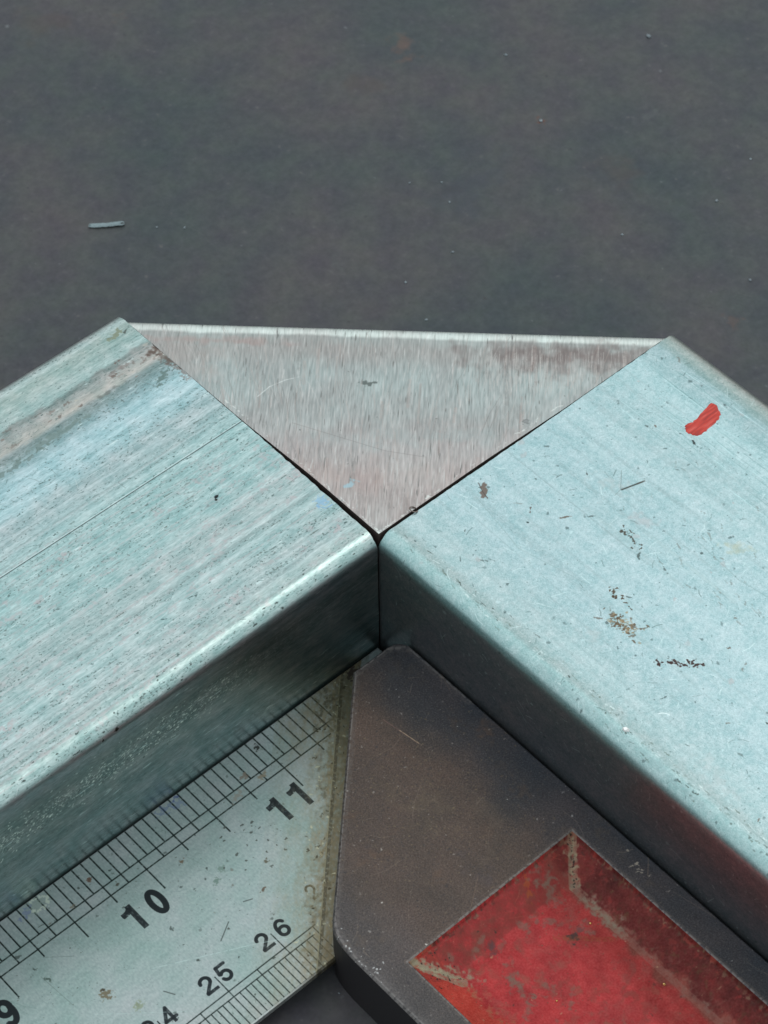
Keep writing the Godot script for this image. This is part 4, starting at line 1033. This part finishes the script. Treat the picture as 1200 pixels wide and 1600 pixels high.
func overcast() -> ImageTexture:
	var im := Image.create(256, 128, false, Image.FORMAT_RGBF)
	var n := FastNoiseLite.new()
	n.seed = 4
	n.frequency = 0.012
	n.fractal_octaves = 4
	for y in 128:
		var up := sin((0.5 - (y + 0.5) / 128.0) * PI)
		for x in 256:
			var a := x / 256.0 * TAU
			var k := 0.76 + 0.54 * maxf(0.0, up) + n.get_noise_3d(cos(a) * 50.0, up * 50.0, sin(a) * 50.0) * 0.12
			if up < 0.0:
				k = 0.25
			im.set_pixel(x, y, Color(k * 0.95, k * 1.0, k * 1.02))
	return ImageTexture.create_from_image(im)

func _ready():
	var cam := Camera3D.new()
	cam.name = "camera"
	cam.fov = 22.451
	cam.near = 0.01
	cam.far = 20.0
	cam.transform = Transform3D(Basis(Vector3(0.66839414, -0.00912019, -0.74375137), Vector3(-0.56835098, 0.63877457, -0.51859831), Vector3(0.47981918, 0.76933989, 0.42176971)), Vector3(174.7713, 315.1796, 152.5896) * MM)
	add_child(cam)
	var lens := CameraAttributesPhysical.new()
	lens.frustum_focal_length = 60.467
	lens.exposure_aperture = 50.0
	lens.frustum_focus_distance = 0.362
	cam.attributes = lens
	cam.current = true

	var env := Environment.new()
	var sky := Sky.new()
	var pan := PanoramaSkyMaterial.new()
	pan.panorama = overcast()
	sky.sky_material = pan
	env.background_mode = Environment.BG_SKY
	env.sky = sky
	env.tonemap_mode = Environment.TONE_MAPPER_LINEAR
	env.tonemap_exposure = 1.0
	env.sdfgi_enabled = true
	env.ssao_enabled = true
	env.ssil_enabled = true
	var we := WorldEnvironment.new()
	we.environment = env
	add_child(we)

	var sun := DirectionalLight3D.new()
	sun.name = "soft_daylight"
	sun.light_energy = 0.22
	sun.light_angular_distance = 18.0
	sun.light_color = Color(1.0, 0.98, 0.95)
	sun.shadow_enabled = true
	add_child(sun)
	sun.look_at_from_position(Vector3(0.1, 1.0, -0.75), Vector3.ZERO, Vector3.RIGHT)

	# textures, each on a thread of its own
	var ids := []
	for job in [paint_left, paint_right, paint_blade, paint_table, paint_red, paint_wedge, paint_stock]:
		textures[str(job.get_method()).trim_prefix("paint_")] = null
	for job in [paint_left, paint_right, paint_blade, paint_table, paint_red, paint_wedge, paint_stock]:
		ids.append(WorkerThreadPool.add_task(job))
	for id in ids:
		WorkerThreadPool.wait_for_task_completion(id)

	# the table
	var st := begin()
	var far := 900.0
	var step := 224.0
	var y_low := -8.0
	var tile := func(p: Vector3) -> Vector2: return Vector2((p.x + 190.0) / step, (p.z + 190.0) / step)
	var c := [Vector3(-far, 0, -far), Vector3(far, 0, -far), Vector3(far, 0, far), Vector3(-far, 0, far)]
	flat_quad(st, c, Vector3.UP, [tile.call(c[0]), tile.call(c[1]), tile.call(c[2]), tile.call(c[3])])
	for k in 4:
		var p: Vector3 = c[k]
		var q: Vector3 = c[(k + 1) % 4]
		var d := Vector3(0, y_low, 0)
		flat_quad(st, [p, q, q + d, p + d], ((p + q) * 0.5).normalized(), [tile.call(p), tile.call(q), tile.call(q), tile.call(p)])
	var d := Vector3(0, y_low, 0)
	flat_quad(st, [c[0] + d, c[1] + d, c[2] + d, c[3] + d], Vector3.DOWN, [tile.call(c[0]), tile.call(c[1]), tile.call(c[2]), tile.call(c[3])])
	var table := build("table_surface", st, metal(textures.table, 0.2, 0.5, 0.02, 0.4))
	table.set_meta("kind", "structure")
	table.set_meta("label", "dark grey steel table top under and behind the tubes")

	var cut_steel := plain(Color8(112, 104, 100), 0.8, 0.5)
	var paint_tex := NoiseTexture2D.new()
	var pn := FastNoiseLite.new()
	pn.seed = 9
	pn.frequency = 0.03
	pn.fractal_octaves = 3
	paint_tex.noise = pn
	paint_tex.width = 256
	paint_tex.height = 64
	var ramp := Gradient.new()
	ramp.set_color(0, Color8(134, 27, 20))
	ramp.set_color(1, Color8(190, 84, 76))
	ramp.add_point(0.55, Color8(176, 44, 28))
	paint_tex.color_ramp = ramp
	var paint := plain(Color.WHITE, 0.0, 0.3)
	paint.albedo_texture = paint_tex

	make_left_tube(cut_steel)
	make_right_tube(cut_steel, paint)
	make_wedge(cut_steel)
	make_square()
	make_bits()
